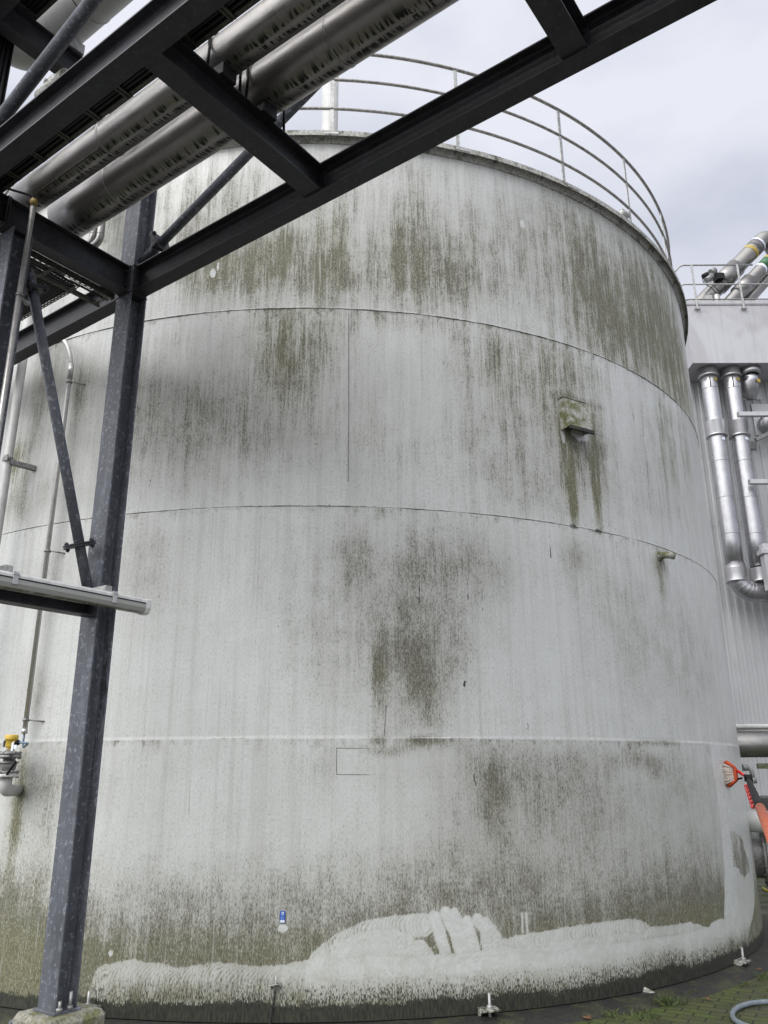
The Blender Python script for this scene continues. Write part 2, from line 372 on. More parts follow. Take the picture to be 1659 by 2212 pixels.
M['weldlight'] = plain('painted_weld', (.52, .52, .50), .5, 0, .45, 25, .3)
M['weldfaint'] = plain('thin_dark_seam', (.17, .17, .15), .6, 0, .75, 18, .3)
def mossy(name, base, moss, k0, k1, sc=2.2, rough=.8):
    m = MT(name); c = m.geo('Position'); n = m.noise(c, sc, 6, .65); f = m.noise(c, 45, 4, .7)
    col = m.mix(m.ramp(f, .3, .7), tuple(x*.55 for x in base), tuple(x*1.35 for x in base))
    mo = m.mix(m.ramp(f, .35, .65), tuple(x*.6 for x in moss), tuple(x*1.3 for x in moss))
    return m.fin(m.mix(m.ramp(n, k0, k1), col, mo), rough, 0, f, .5, .008)
M['curb'] = mossy('stained_curb', (.40, .40, .375), (.10, .10, .075), .50, .68, 7)
M['footing'] = mossy('mossy_concrete', (.30, .29, .25), (.15, .15, .07), .40, .62, 6)
M['apron'] = mossy('wet_dark_concrete', (.020, .019, .018), (.042, .045, .020), .46, .66, 5, .6)
M['hood'] = mossy('lichen_sheet', (.31, .31, .28), (.115, .12, .05), .42, .62, 10)
M['dirtywhite'] = mossy('dirty_white_paint', (.38, .38, .34), (.06, .06, .04), .44, .58, 24)
M['slab'] = mossy('mossy_slab', (.22, .22, .19), (.12, .14, .05), .35, .6, 6)
def paving():
    m = MT('mossy_brick_paving'); c = m.geo('Position')
    rot = m.n('ShaderNodeMapping', {'Vector': c, 'Rotation': (0, 0, .52), 'Scale': (1, 1, 1)}).outputs[0]
    br = m.n('ShaderNodeTexBrick', {'Vector': rot, 'Scale': 1.0, 'Mortar Size': .007, 'Mortar Smooth': .3, 'Bias': 0.0, 'Brick Width': .21, 'Row Height': .105,
             'Color1': (.042, .044, .022), 'Color2': (.075, .08, .028), 'Mortar': (.018, .020, .010)})
    n = m.noise(c, 2.6, 6, .65); f = m.noise(c, 38, 4, .7)
    col = m.mix(m.ramp(n, .36, .66), br.outputs['Color'], m.mix(br.outputs['Fac'], (.062, .084, .014), (.010, .012, .004)))
    col = m.mix(m.ramp(f, .5, .8, 0, .6), col, (.04, .045, .018))
    h = m.math('SUBTRACT', m.math('MULTIPLY', f, .35), br.outputs['Fac'])
    sxy = m.n('ShaderNodeVectorMath', {0: c, 1: (-.79, 12.1, 0)}, operation='DISTANCE').outputs['Value']
    grey = m.mix(br.outputs['Fac'], m.mix(m.ramp(n, .3, .7), (.050, .048, .045), (.080, .078, .072)), (.02, .02, .018))
    col = m.mix(m.ramp(m.math('ADD', sxy, m.math('MULTIPLY', n, 2.0)), 8.5, 11), col, grey)
    return m.fin(col, m.ramp(n, .35, .65, .38, .8), 0, h, .7, .014)
M['paving'] = paving()
M['grass'] = plain('grass_blades', (.07, .095, .028), .6, 0, .4, 30)
M['brick'] = mossy('dark_brick', (.09, .085, .085), (.05, .05, .045), .5, .7, 8)

# ------------------------------------------------------------------ ground
GZ = -.055
g = MB()
xs = [-150, -40, -12, -4, 0, 2, 4, 6, 9, 14, 40, 150]; ys = [-150, -40, -8, -2, 1, 4, 7, 10, 16, 30, 80, 200]
g.add([(x, y, GZ) for y in ys for x in xs], [(j*12+i, j*12+i+1, (j+1)*12+i+1, (j+1)*12+i) for j in range(11) for i in range(11)])
g.build('paving', M['paving'], kind='structure')
ap = MB(); n = 256
prof = [(TR-.3, -.006), (TR+.07, -.008), (TR+.10, -.022), (TR+.13, -.020), (TR+.16, -.036), (TR+.23, -.046), (TR+.265, GZ-.01)]
vs = [(TC.x + r*math.sin(2*PI*k/n) * (1 + .0012*math.sin(k*1.7)), TC.y - r*math.cos(2*PI*k/n), z) for r, z in prof for k in range(n)]
ap.add(vs, [(i*n+k, i*n+(k+1) % n, (i+1)*n+(k+1) % n, (i+1)*n+k) for i in range(len(prof)-1) for k in range(n)], True)
tag(ap.build('tank_plinth', M['apron']), 'dark wet concrete plinth ring round the foot of the tank', 'plinth')

# ------------------------------------------------------------------ tank
tank = thing('storage_tank', 'huge grey cylindrical storage tank streaked with algae and partly scrubbed clean', 'tank', (TC.x, TC.y, 0))
def shell():
    s0, s1 = -7.2, 7.2                                      # finely meshed side that carries the stains
    cols = int((s1 - s0) / .0095) + 1
    S = np.linspace(s0, s1, cols)
    zz = np.concatenate([np.arange(0, 1.1, .0095), np.linspace(1.1, ZT, 530)])
    rows = len(zz)
    s, z = np.meshgrid(S, zz)
    G = np.full(s.shape, .26); A = np.full(s.shape, .25); B = np.zeros(s.shape); Cn = np.zeros(s.shape); Tn = np.full(s.shape, .07)
    def smooth(x, a, b): t = np.clip((x-a)/(b-a), 0, 1); return t*t*(3-2*t)
    edges = [0, ZA, ZB, ZC, ZT + .1]
    def course(zc): return max(i for i in range(4) if zc >= edges[i] or i == 0)
    wob = lambda sc, ph: np.interp(s*sc + ph, np.arange(-400, 400), rng.normal(size=800))
    W1 = wob(14, 0); W2 = wob(40, 3); W3 = wob(4, 9)
    def rows_noise(sx, sz):                                  # cheap 2-D value noise
        a = rng.random((int((zz[-1])*sz)+3, int((s1-s0)*sx)+3)); x = (s-s0)*sx; y = z*sz
        xi = np.floor(x).astype(int); yi = np.floor(y).astype(int); fx = x-xi; fy = y-yi; fx = fx*fx*(3-2*fx); fy = fy*fy*(3-2*fy)
        return (a[yi, xi]*(1-fx)+a[yi, xi+1]*fx)*(1-fy) + (a[yi+1, xi]*(1-fx)+a[yi+1, xi+1]*fx)*fy
    R1 = rows_noise(3, 1.5); R2 = rows_noise(12, 5); R3 = rows_noise(30, 18)
    def blob(x, y, rx, ry, amp, alg=.3, clip=True, pw=2.0, tone=False):
        """x y rx ry measured on the photo at 1659 px width"""
        x, y, rx, ry = [q/SS for q in (x, y, rx, ry)]
        sc, zc = tank_sz(x, y); sa, _ = tank_sz(x-rx, y); sb, _ = tank_sz(x+rx, y); _, zu = tank_sz(x, y-ry); _, zd = tank_sz(x, y+ry)
        ds = abs(sb-sa)/2 + 1e-3; dzu = abs(zu-zc)+1e-3; dzd = abs(zc-zd)+1e-3
        u = (s - sc + .02*W1*min(1, ds*3)) / ds; dz = z - zc + .10*(R1-.5) + .05*W1*min(1, dzu*2); v = np.where(dz > 0, dz/dzu, dz/dzd)
        k = amp*np.exp(-np.abs(u)**pw*.8 - np.abs(v)**pw*.8)
        if clip:
            i = course(zc); k *= smooth(z, edges[i]-.01, edges[i]+.012)*(1-smooth(z, edges[i+1]-.012, edges[i+1]+.01))
        if tone: Tn[:] = Tn + k; return
        tot = G + k; A[:] = (A*G + alg*k)/np.maximum(tot, 1e-6); G[:] = tot
    # top course
    for a in [(800, 480, 700, 150, .22, .3), (470, 585, 75, 42, .75, .75), (540, 580, 60, 55, .65, .6), (610, 560, 40, 70, .6, .75), (655, 560, 45, 60, .45, .5), (715, 540, 26, 80, .85, .75),
              (700, 600, 60, 40, .5, .6), (780, 590, 60, 50, .45, .5), (868, 565, 36, 75, .85, .55), (940, 590, 65, 55, .60, .45), (905, 470, 16, 90, .5, .5), (985, 600, 40, 60, .55, .35),
              (1040, 560, 60, 90, .25, .3), (1180, 600, 60, 110, .25, .3), (1265, 650, 40, 110, .45, .5), (1320, 700, 45, 90, .65, .6), (1380, 740, 40, 80, .65, .7),
              (1430, 760, 26, 110, .75, .85), (1470, 800, 16, 110, .9, 1.0), (1300, 560, 60, 80, .35, .4), (1400, 640, 40, 80, .4, .5), (1225, 480, 50, 70, .3, .4),
              (420, 520, 60, 70, .4, .6), (260, 480, 40, 70, .6, .6), (1150, 450, 60, 60, -.12, .3), (700, 400, 60, 60, .2, .4), (480, 430, 50, 60, .35, .5)]: blob(*a)
    # third course
    for a in [(620, 700, 95, 60, .45, .8), (600, 770, 45, 60, .60, .9), (660, 770, 60, 60, .40, .5), (640, 830, 40, 50, .3, .5), (850, 690, 140, 26, .35, .45), (700, 745, 30, 40, .3, .5),
              (1130, 790, 110, 60, .50, .45), (1060, 770, 60, 60, .25, .4), (1230, 790, 70, 50, .42, .55), (1090, 870, 60, 60, .25, .3), (1175, 880, 18, 30, .50, .5), (1215, 905, 10, 34, .40, .5),
              (1120, 980, 120, 80, .35, .2), (1150, 1070, 90, 50, .25, .2), (380, 740, 40, 40, .2, .3), (370, 860, 110, 60, .42, .1), (380, 960, 110, 70, .36, .1), (500, 900, 120, 90, .25, .1),
              (620, 930, 120, 90, .20, .1), (860, 960, 130, 60, .16, .1), (1440, 950, 16, 80, .55, .7), (1390, 900, 20, 70, .22, .4), (1480, 980, 10, 90, .35, .9), (1420, 1060, 50, 80, .22, .2),
              (175, 830, 16, 55, .65, .75), (160, 930, 18, 100, .35, .5), (110, 800, 26, 100, .32, .15), (60, 900, 30, 120, .35, .2), (35, 990, 14, 24, 1.1, .9), (40, 1050, 14, 50, .55, .6),
              (1305, 1010, 60, 80, .15, .1), (60, 1080, 60, 40, .25, .2)]: blob(*a)
    # hatch run-off
    for a in [(1228, 950, 20, 70, 1.1, .6), (1232, 1030, 9, 70, 1.2, .95), (1240, 1090, 7, 44, 1.1, .9), (1283, 960, 10, 70, 1.1, .7), (1287, 1040, 8, 70, 1.1, .9), (1292, 1100, 6, 36, .8, .8),
              (1255, 960, 22, 36, .6, .3), (1219, 910, 7, 60, .7, .5), (1245, 858, 40, 8, .9, .4), (1264, 1000, 14, 40, .45, .2), (1300, 980, 22, 90, .25, .3)]: blob(*a)
    # second course
    for a in [(880, 1330, 130, 150, .42, .15), (890, 1390, 85, 90, .32, .2), (822, 1440, 15, 75, .85, .55), (905, 1470, 26, 60, .60, .5), (920, 1510, 40, 40, .40, .4), (880, 1420, 60, 60, .2, .2),
              (960, 1420, 40, 60, .2, .3), (760, 1210, 40, 50, .42, .2), (950, 1220, 110, 50, .30, .2), (1050, 1220, 40, 60, .25, .3), (900, 1565, 70, 20, .3, .3), (1240, 1210, 26, 50, .35, .3),
              (1425, 1215, 12, 22, .65, .6), (1428, 1250, 9, 40, .5, .6), (1330, 1330, 60, 120, .20, .15), (1220, 1400, 100, 120, -.05, .1), (1420, 1400, 60, 120, .18, .2), (1500, 1450, 40, 110, .2, .2),
              (1560, 1320, 10, 90, .4, .9), (300, 1230, 60, 90, .22, .1), (400, 1450, 200, 80, -.06, .1), (640, 1300, 60, 120, .14, .15), (90, 1250, 60, 50, .2, .1), (75, 1500, 20, 40, .4, .5), (700, 1440, 70, 80, .15, .2)]: blob(*a)
    # lowest course
    for a in [(1075, 1670, 60, 60, .40, .2), (1180, 1680, 120, 60, .35, .15), (1260, 1660, 60, 40, .25, .2), (1050, 1700, 28, 60, .40, .35), (1080, 1760, 26, 60, .45, .45), (1200, 1760, 100, 60, .25, .2),
              (1150, 1850, 160, 90, .22, .25), (1400, 1640, 50, 26, .5, .4), (1470, 1700, 60, 70, .26, .2), (1330, 1760, 120, 100, .18, .2), (1500, 1880, 60, 90, .28, .3), (1560, 1650, 20, 80, .2, .4),
              (925, 1612, 70, 14, .5, .35), (840, 1612, 50, 10, .4, .3), (1000, 1900, 160, 60, .20, .3), (700, 1900, 300, 60, .10, .2), (980, 1790, 60, 100, .15, .2), (690, 1650, 60, 40, .15, .2),
              (40, 1730, 12, 90, .95, .8), (28, 1800, 10, 60, .7, .8), (65, 1690, 40, 40, .40, .2), (110, 1720, 26, 80, .35, .2), (90, 1850, 40, 60, .3, .3), (250, 1700, 60, 60, .06, .1),
              (1640, 1800, 14, 160, .5, .8), (1620, 1700, 10, 60, .4, .9), (60, 1780, 60, 60, .15, .3), (10, 1990, 60, 90, .9, .45), (60, 2060, 70, 60, .6, .4), (1000, 1950, 500, 60, .18, .3), (1500, 1960, 120, 50, .35, .3)]: blob(*a)
    # smooth soot-grey film, no speckle; widest top blob is shading painted against sky glow
    for a in [(370, 850, 120, 60, .55), (370, 960, 130, 80, .45), (530, 900, 150, 110, .36), (700, 900, 120, 110, .22), (860, 800, 160, 90, .20), (1130, 980, 150, 120, .24), (700, 420, 500, 110, .28), (1130, 830, 120, 80, .25), (1330, 1010, 80, 110, .2), (1440, 1050, 40, 120, .25),
              (60, 880, 50, 180, .65), (115, 800, 32, 110, .55), (90, 1090, 110, 40, .35), (160, 960, 30, 120, .3), (240, 980, 40, 160, .3), (870, 1340, 140, 170, .32), (760, 1220, 60, 60, .2), (1050, 1220, 90, 70, .25), (1250, 1220, 60, 60, .2),
              (300, 1240, 90, 90, .28), (110, 1260, 60, 60, .25), (60, 1480, 40, 70, .25), (1380, 1380, 70, 160, .22), (1510, 1430, 40, 150, .25), (1180, 1710, 200, 120, .38), (1050, 1720, 60, 110, .25), (1450, 1720, 110, 110, .25), (1000, 1870, 260, 110, .25), (1450, 1880, 160, 100, .3),
              (110, 1690, 60, 60, .25), (640, 1700, 120, 100, .14), (900, 1650, 120, 40, .2), (1300, 640, 120, 130, .25), (700, 560, 260, 100, .25), (940, 580, 130, 80, .25), (480, 560, 90, 60, .25), (1170, 560, 90, 120, .15), (1420, 700, 40, 140, .3)]: blob(*a, tone=True)
    # rising damp: darker, greener towards the ground
    damp = smooth(.95 + .25*(R1-.5) + .12*(R2-.5) + .05*W1, 0, 1)*0
    zl = z + .16*(R1-.5) + .07*(R2-.5) + .02*W2
    zg = z + .10*(R1-.5) + .03*(R2-.5)
    k = .75*(1-smooth(zg, .34, .82)) + .50*(1-smooth(zg, .60, 1.25)); G[:] = G + k; A[:] = np.clip(A + .32*(1-smooth(zg, .42, .72))*(.55+.9*R1), 0, 1)
    zm = z + .05*(R1-.5) + .03*(R2-.5) + .02*(R3-.5)
    B[:] = np.maximum(B, 1.15*(1-smooth(zm, .03, .14)) + .30*(1-smooth(zm, .08, .40)))
    # uneven darker runs just below the seams
    for zs, a in ((ZA, .40), (ZB, .45), (ZC, .5)):
        drip = np.clip(W2*.35+R3*1.1+R1*.6-.55, 0, 1.2); ln = .015 + .10*np.clip(W1*.7+R3*.5, 0, 2)
        G[:] += a*drip*smooth(z, zs-.16, zs-.005)*(z < zs-.001)*(z > zs - ln - .01)
    for x0, x1, a in ((880, 960, .9), (800, 840, .5), (1380, 1460, .7)):     # dirtier stretches of the lowest seam
        sa = tank_sz(x0/SS, 1597/SS)[0]; sb = tank_sz(x1/SS, 1603/SS)[0]
        G[:] += a*np.exp(-((s-(sa+sb)/2)/((sb-sa)/2))**2)*np.exp(-((z-ZA+.01)/.03)**2)
    for x0, x1 in ((1228, 1252), (1280, 1302)):                             # run-off caught by the seam below the hood
        sa = tank_sz(x0/SS, 1130/SS)[0]; sb = tank_sz(x1/SS, 1140/SS)[0]
        B[:] += .8*np.exp(-((s-(sa+sb)/2)/((sb-sa)/2))**2)*np.exp(-((z-ZB)/.035)**2)
    # long thin dark scratches
    for i in range(300):
        ss, zc = rng.uniform(s0, s1), rng.uniform(.6, ZT-.1); ln = rng.uniform(.04, .28); wd = rng.uniform(.006, .009)
        i0, i1 = np.searchsorted(S, ss-.06), np.searchsorted(S, ss+.06); j0, j1 = np.searchsorted(zz, zc-ln), np.searchsorted(zz, zc+ln)
        sub = s[j0:j1, i0:i1]; sz_ = z[j0:j1, i0:i1]; slope = rng.normal(0, .04)
        B[j0:j1, i0:i1] += rng.uniform(.3, .85)*np.exp(-((sub-ss-slope*(sz_-zc))/wd)**2)*(1-np.abs((sz_-zc)/ln))*(R3[j0:j1, i0:i1]*1.2)
    def line(x0, y0, x1, y1, wd, amp):
        a = np.array(tank_sz(x0/SS, y0/SS)); b = np.array(tank_sz(x1/SS, y1/SS)); d = b-a; l = np.hypot(*d); d = d/l
        lo = np.minimum(a, b)-.05; hi = np.maximum(a, b)+.05
        i0, i1 = np.searchsorted(S, lo[0]), np.searchsorted(S, hi[0]); j0, j1 = np.searchsorted(zz, lo[1]), np.searchsorted(zz, hi[1])
        px, pz = s[j0:j1, i0:i1]-a[0], z[j0:j1, i0:i1]-a[1]; t = px*d[0]+pz*d[1]; q = px*d[1]-pz*d[0]
        B[j0:j1, i0:i1] += 1.15*amp*np.exp(-(q/wd)**2)*(t > 0)*(t < l)*(.5+R3[j0:j1, i0:i1])
    for a in [(862, 1180, 862, 1320, .006, .4), (866, 1320, 870, 1440, .006, .35), (1010, 1250, 1012, 1300, .007, .55), (1330, 1140, 1334, 1230, .006, .4),
              (905, 1240, 906, 1330, .007, .55), (906, 1330, 912, 1480, .006, .4), (1040, 1255, 1044, 1330, .006, .5), (1186, 1155, 1190, 1205, .008, .6), (1140, 1560, 1141, 1596, .006, .4), (950, 1540, 951, 1600, .006, .4),
              (905, 1560, 905, 1640, .006, .3), (1344, 1700, 1352, 1780, .006, .4), (1005, 1470, 1002, 1485, .012, .7), (1022, 1670, 1028, 1700, .012, .7), (880, 1010, 960, 1018, .006, .25), (970, 985, 1010, 990, .006, .25),
              (1360, 930, 1400, 945, .006, .35), (1395, 980, 1425, 1000, .006, .3), (1100, 1460, 1180, 1470, .006, .12), (930, 1460, 1040, 1467, .008, .25), (740, 1470, 830, 1467, .008, .2), (1480, 1500, 1530, 1512, .006, .3)]: line(*a)
    # ---- scrubbed areas, painted as brush strokes of a broad brush
    def stroke(pts, rad, k, ragged=.006, soft=.006):
        p = np.array([tank_sz(x/SS, y/SS) for x, y in pts]); best = np.full(s.shape, 9.0)
        lo, hi = p.min(0)-rad-.1, p.max(0)+rad+.1
        i0, i1 = np.searchsorted(S, lo[0]), np.searchsorted(S, hi[0]); j0, j1 = np.searchsorted(zz, max(lo[1], 0)), np.searchsorted(zz, hi[1])
        ps, pz = s[j0:j1, i0:i1], z[j0:j1, i0:i1]; bb = np.full(ps.shape, 9.0); tt = np.zeros(ps.shape); acc = 0
        for a, b in zip(p[:-1], p[1:]):
            d = b-a; l2 = d@d+1e-9; t = np.clip(((ps-a[0])*d[0]+(pz-a[1])*d[1])/l2, 0, 1)
            q = np.hypot(ps-a[0]-t*d[0], pz-a[1]-t*d[1]); m_ = q < bb; bb = np.where(m_, q, bb); tt = np.where(m_, acc + t*math.sqrt(l2), tt); acc += math.sqrt(l2)
        e = rad + ragged*(R3[j0:j1, i0:i1]-.5)*2 + ragged*(R2[j0:j1, i0:i1]-.5)
        inside = 1-smooth(bb, e-soft, e+soft*.3)
        tex = .5+.5*np.sin((tt + np.sqrt(np.maximum(rad*rad-bb*bb, 0)))*2*PI/.031 + 8*R2[j0:j1, i0:i1])                                     # scallops left by the rotating bristles
        kk = inside*(1 - min(1, (1-k)*2.0)*tex*(.35+.9*R2[j0:j1, i0:i1]))
        c0 = Cn[j0:j1, i0:i1]; c0 = np.maximum(c0, kk)
        rim = np.exp(-((bb-e+.004)/.011)**2); Cn[j0:j1, i0:i1] = c0*(1-.10*rim)
    stroke([(235, 2130), (290, 2122), (390, 2140), (470, 2128), (560, 2136), (640, 2132)], .155, .80)
    stroke([(640, 2128), (720, 2112), (900, 2110)], .155, .93)
    for p_, r_, k_ in (([(690, 2078), (730, 2045), (790, 2015), (850, 2003), (915, 1998)], .085, .66), ([(700, 2085), (740, 2060), (800, 2045), (850, 2050)], .10, .76), ([(735, 2070), (775, 2040), (830, 2030)], .085, .82),
                       ([(780, 2075), (815, 2040), (845, 2025), (880, 2040), (905, 2075)], .07, .86), ([(840, 2060), (880, 2062), (925, 2085)], .075, .86), ([(760, 2090), (770, 2060), (785, 2045)], .05, .9), ([(810, 2095), (820, 2065), (830, 2050)], .05, .9), ([(860, 2098), (868, 2066)], .05, .88),
                       ([(938, 1980), (950, 2015), (968, 2085)], .050, .92), ([(962, 1972), (985, 2020), (1002, 2090)], .050, .95), ([(980, 1975), (1004, 2020), (1022, 2085)], .050, .93), ([(1008, 1990), (1020, 2030), (1030, 2080)], .048, .9),
                       ([(1030, 1985), (1048, 2010), (1056, 2080)], .048, .86), ([(1048, 1995), (1072, 2025), (1078, 2075)], .048, .82),
                       ([(1090, 2045), (1140, 2035), (1210, 2022), (1290, 2010), (1370, 2000), (1395, 2010)], .062, .80), ([(1100, 2062), (1180, 2052), (1260, 2042), (1345, 2030), (1390, 2030)], .055, .86), ([(1160, 2072), (1240, 2062), (1330, 2055)], .05, .72),
                       ([(1400, 2024), (1420, 2020), (1455, 2016), (1490, 2010), (1520, 2018), (1540, 2022)], .07, .86), ([(1415, 2040), (1470, 2036), (1530, 2035)], .06, .8)): stroke(p_, r_, k_)
    stroke([(900, 2115), (1000, 2110), (1100, 2100), (1200, 2094), (1330, 2084), (1450, 2068), (1560, 2035)], .165, .93)
    stroke([(960, 2088), (1030, 2078), (1090, 2066), (1110, 2072)], .075, .9); stroke([(720, 2096), (800, 2088), (900, 2090)], .08, .9)
    stroke([(905, 2050), (925, 2075)], .07, .82)
    stroke([(1000, 2092), (1100, 2080), (1200, 2074), (1300, 2064)], .07, .86)
    stroke([(1540, 2010), (1560, 2005), (1585, 2000)], .08, .95)
    stroke([(1590, 2010), (1588, 1900), (1580, 1800), (1568, 1700), (1558, 1640)], .31, .97, .008)
    stroke([(1606, 1980), (1620, 1920), (1618, 1840)], .20, .95)
    Cn[z > ZA-.006] = 0
    Cn[:] *= (.80 + .16*R1)*np.where(s < tank_sz(660/SS, 2100/SS)[0], .80, 1.0)        # the brush thins the dirt, it does not remove it all
    # patch the brush has missed
    poly = np.array([tank_sz(x, y) for x, y in [(2918, 3318), (2935, 3325), (2955, 3338), (2972, 3370), (2976, 3400), (2990, 3440), (2997, 3488), (2980, 3505), (2965, 3500), (2955, 3475), (2940, 3465), (2932, 3478), (2928, 3420)]])
    ins = np.zeros(s.shape, bool)
    px, pz = s + .02*(R3-.5), z + .03*(R3-.5)
    for (x1, y1), (x2, y2) in zip(poly, np.roll(poly, -1, 0)):
        ins ^= ((y1 > pz) != (y2 > pz)) & (px < (x2-x1)*(pz-y1)/(y2-y1+1e-12)+x1)
    Cn[ins] *= .10+.5*R3[ins]; G[ins] += .5+.5*R2[ins]
    strap = np.array([tank_sz(2094, 3655), tank_sz(2101, 3705)])                    # white streaks beside the scrubbed band
    for ds in (-.018, .022):
        Cn[:] = np.maximum(Cn, np.exp(-((s-strap[0][0]-ds)/.009)**2)*smooth(z, strap[1][1]-.06, strap[1][1]-.04)*(1-smooth(z, strap[0][1], strap[0][1]+.02)))
    for x, y, rx, ry in ((1253, 940, 20, 13), (1216, 936, 5, 22), (611, 2005, 11, 9), (240, 2058, 6, 7), (460, 590, 7, 12), (470, 575, 3, 10), (1130, 483, 6, 9)):   # bare patches
        sc, zc = tank_sz(x/SS, y/SS); ds = abs(tank_sz((x+rx)/SS, y/SS)[0]-sc); dz = abs(tank_sz(x/SS, (y+ry)/SS)[1]-zc)
        q = np.hypot((s-sc)/ds, (z-zc)/dz) + .4*(R3-.5); k = 1-smooth(q, .8, 1.0); Cn[:] = np.maximum(Cn, k); B[:] *= 1-k
    # regrown speckle at the foot of the scrubbed band
    B[:] += (.30*(1-smooth(zm, .10, .44)))*Cn; Cn[:] *= .30+.70*smooth(zm, .10, .34)
    G[:] = np.clip(G, .02, 2.2)
    # radial profile: each course laps the one below by a few millimetres, sheets are not perfectly true
    dr = np.where(z < ZA, .004, np.where(z < ZB, 0, np.where(z < ZC, -.003, -.006))) + .006*(R1-.5)*smooth(z, .1, .4)
    th = s/TR; r = TR + dr
    X = TC.x + r*np.sin(th); Y = TC.y - r*np.cos(th)
    fine = np.stack([X, Y, z], -1).reshape(-1, 3)
    # the far side: coarse
    m2 = 90; tb = np.linspace(s1/TR, s0/TR + 2*PI, m2); zb_ = np.array([0, ZA, ZB, ZC, ZT])
    T, ZZ = np.meshgrid(tb, zb_); back = np.stack([TC.x+(TR-.004)*np.sin(T), TC.y-(TR-.004)*np.cos(T), ZZ], -1).reshape(-1, 3)
    vco = np.concatenate([fine, back])
    def quads(nr, nc, o): j, i = np.meshgrid(np.arange(nr-1), np.arange(nc-1), indexing='ij'); a = o+j*nc+i; return np.stack([a, a+1, a+nc+1, a+nc], -1).reshape(-1, 4)
    F = np.concatenate([quads(rows, cols, 0), quads(5, m2, len(fine))])
    me = bpy.data.meshes.new('shell'); me.vertices.add(len(vco)); me.vertices.foreach_set('co', vco.ravel())
    me.loops.add(F.size); me.polygons.add(len(F)); me.loops.foreach_set('vertex_index', F.ravel().astype(np.int32))
    me.polygons.foreach_set('loop_start', np.arange(0, F.size, 4, dtype=np.int32)); me.polygons.foreach_set('loop_total', np.full(len(F), 4, np.int32))
    me.polygons.foreach_set('use_smooth', np.ones(len(F), bool)); me.update(calc_edges=True)
    uvv = np.concatenate([np.stack([s, z], -1).reshape(-1, 2), np.stack([T*TR, ZZ], -1).reshape(-1, 2)])
    uvl = me.uv_layers.new(name='shell'); uvl.data.foreach_set('uv', uvv[F.ravel()].astype(np.float32).ravel())
    at = me.attributes.new('stain', 'FLOAT_COLOR', 'POINT')
    q = np.concatenate([np.stack([G, A, B, Cn], -1).reshape(-1, 4), np.tile([.5, .4, 0, 0], (len(back), 1))]); at.data.foreach_set('color', q.astype(np.float32).ravel())
    ta = me.attributes.new('tone', 'FLOAT', 'POINT'); ta.data.foreach_set('value', np.concatenate([Tn.ravel(), np.full(len(back), .2)]).astype(np.float32))
    me.materials.append(M['tank']); o = bpy.data.objects.new('tank_shell', me); C.objects.link(o); return o
def child(o, p): o.parent = p; o.matrix_parent_inverse = p.matrix_world.inverted(); return o
child(shell(), tank)
def ring(mb, prof, s0=-PI*TR, s1=PI*TR, n=220):
    """closed radial profile [(dr, z)] swept round the tank"""
    full = abs(s1-s0-2*PI*TR) < 1e-6; m_ = n if full else n+1; k = len(prof); vs = []
    for i in range(m_):
        sv = s0+(s1-s0)*i/n
        vs += [tank_pt(sv, z, dr) for dr, z in prof]
    fs = [(i*k+j, i*k+(j+1) % k, ((i+1) % m_)*k+(j+1) % k, ((i+1) % m_)*k+j) for i in range(n) for j in range(k)]
    mb.add(vs, fs, False)
for zs, r, mt in ((ZA, .0048, 'weldlight'), (ZB, .0036, 'weld'), (ZC, .0048, 'weld')):
    b = MB(); ring(b, [(r*math.cos(a)*1.2-.002, zs + r*math.sin(a)) for a in np.linspace(0, 2*PI, 7)[:-1]], n=400); b.build('weld_seam', M[mt], tank)
b = MB(); ring(b, [(-.10, ZT+.055), (.085, ZT+.055), (.085, ZT-.004), (.075, ZT-.004), (.075, ZT+.045), (-.10, ZT+.045)]); b.build('rim_curb', M['curb'], tank)
b = MB(); ring(b, [(.073, ZT+.044), (-.02, ZT+.044), (-.02, ZT-.035), (.004, ZT-.035)]); b.build('rim_angle', M['curb'], tank)
b = MB(); nn = 96; b.add([(TC.x, TC.y, ZT+.42)] + [(TC.x+(TR+.02)*math.cos(2*PI*i/nn), TC.y+(TR+.02)*math.sin(2*PI*i/nn), ZT+.05) for i in range(nn)], [(0, 1+i, 1+(i+1) % nn) for i in range(nn)], True)
b.build('roof', M['curb'], tank)
for pts_, r_ in (([(727, 1616), (828, 1617), (825, 1674), (727, 1673), (727, 1616)], .0026), ([(834, 1525), (829, 1600)], .0028), ([(829, 1602), (828, 1616)], .0024), ([(753, 676), (753, 790), (753, 900), (752, 1040)], .0026), ([(1343, 1620), (1346, 1720), (1352, 1800)], .0018), ([(410, 1610), (409, 1760)], .0012), ([(1185, 760), (1188, 850)], .0014)):
    b = MB(); q_ = []
    for (xa, ya), (xb, yb) in zip(pts_, pts_[1:]):
        for i in range(9): sq, zq = tank_sz((xa+(xb-xa)*i/8)/SS, (ya+(yb-ya)*i/8)/SS); q_.append(tank_pt(sq, zq, .0035))
    q_ = [p for i, p in enumerate(q_) if i == 0 or (p-q_[i-1]).length > 1e-4]
    b.tube(q_, r_, 6); b.build('plate_joint', M['weldfaint'], tank)
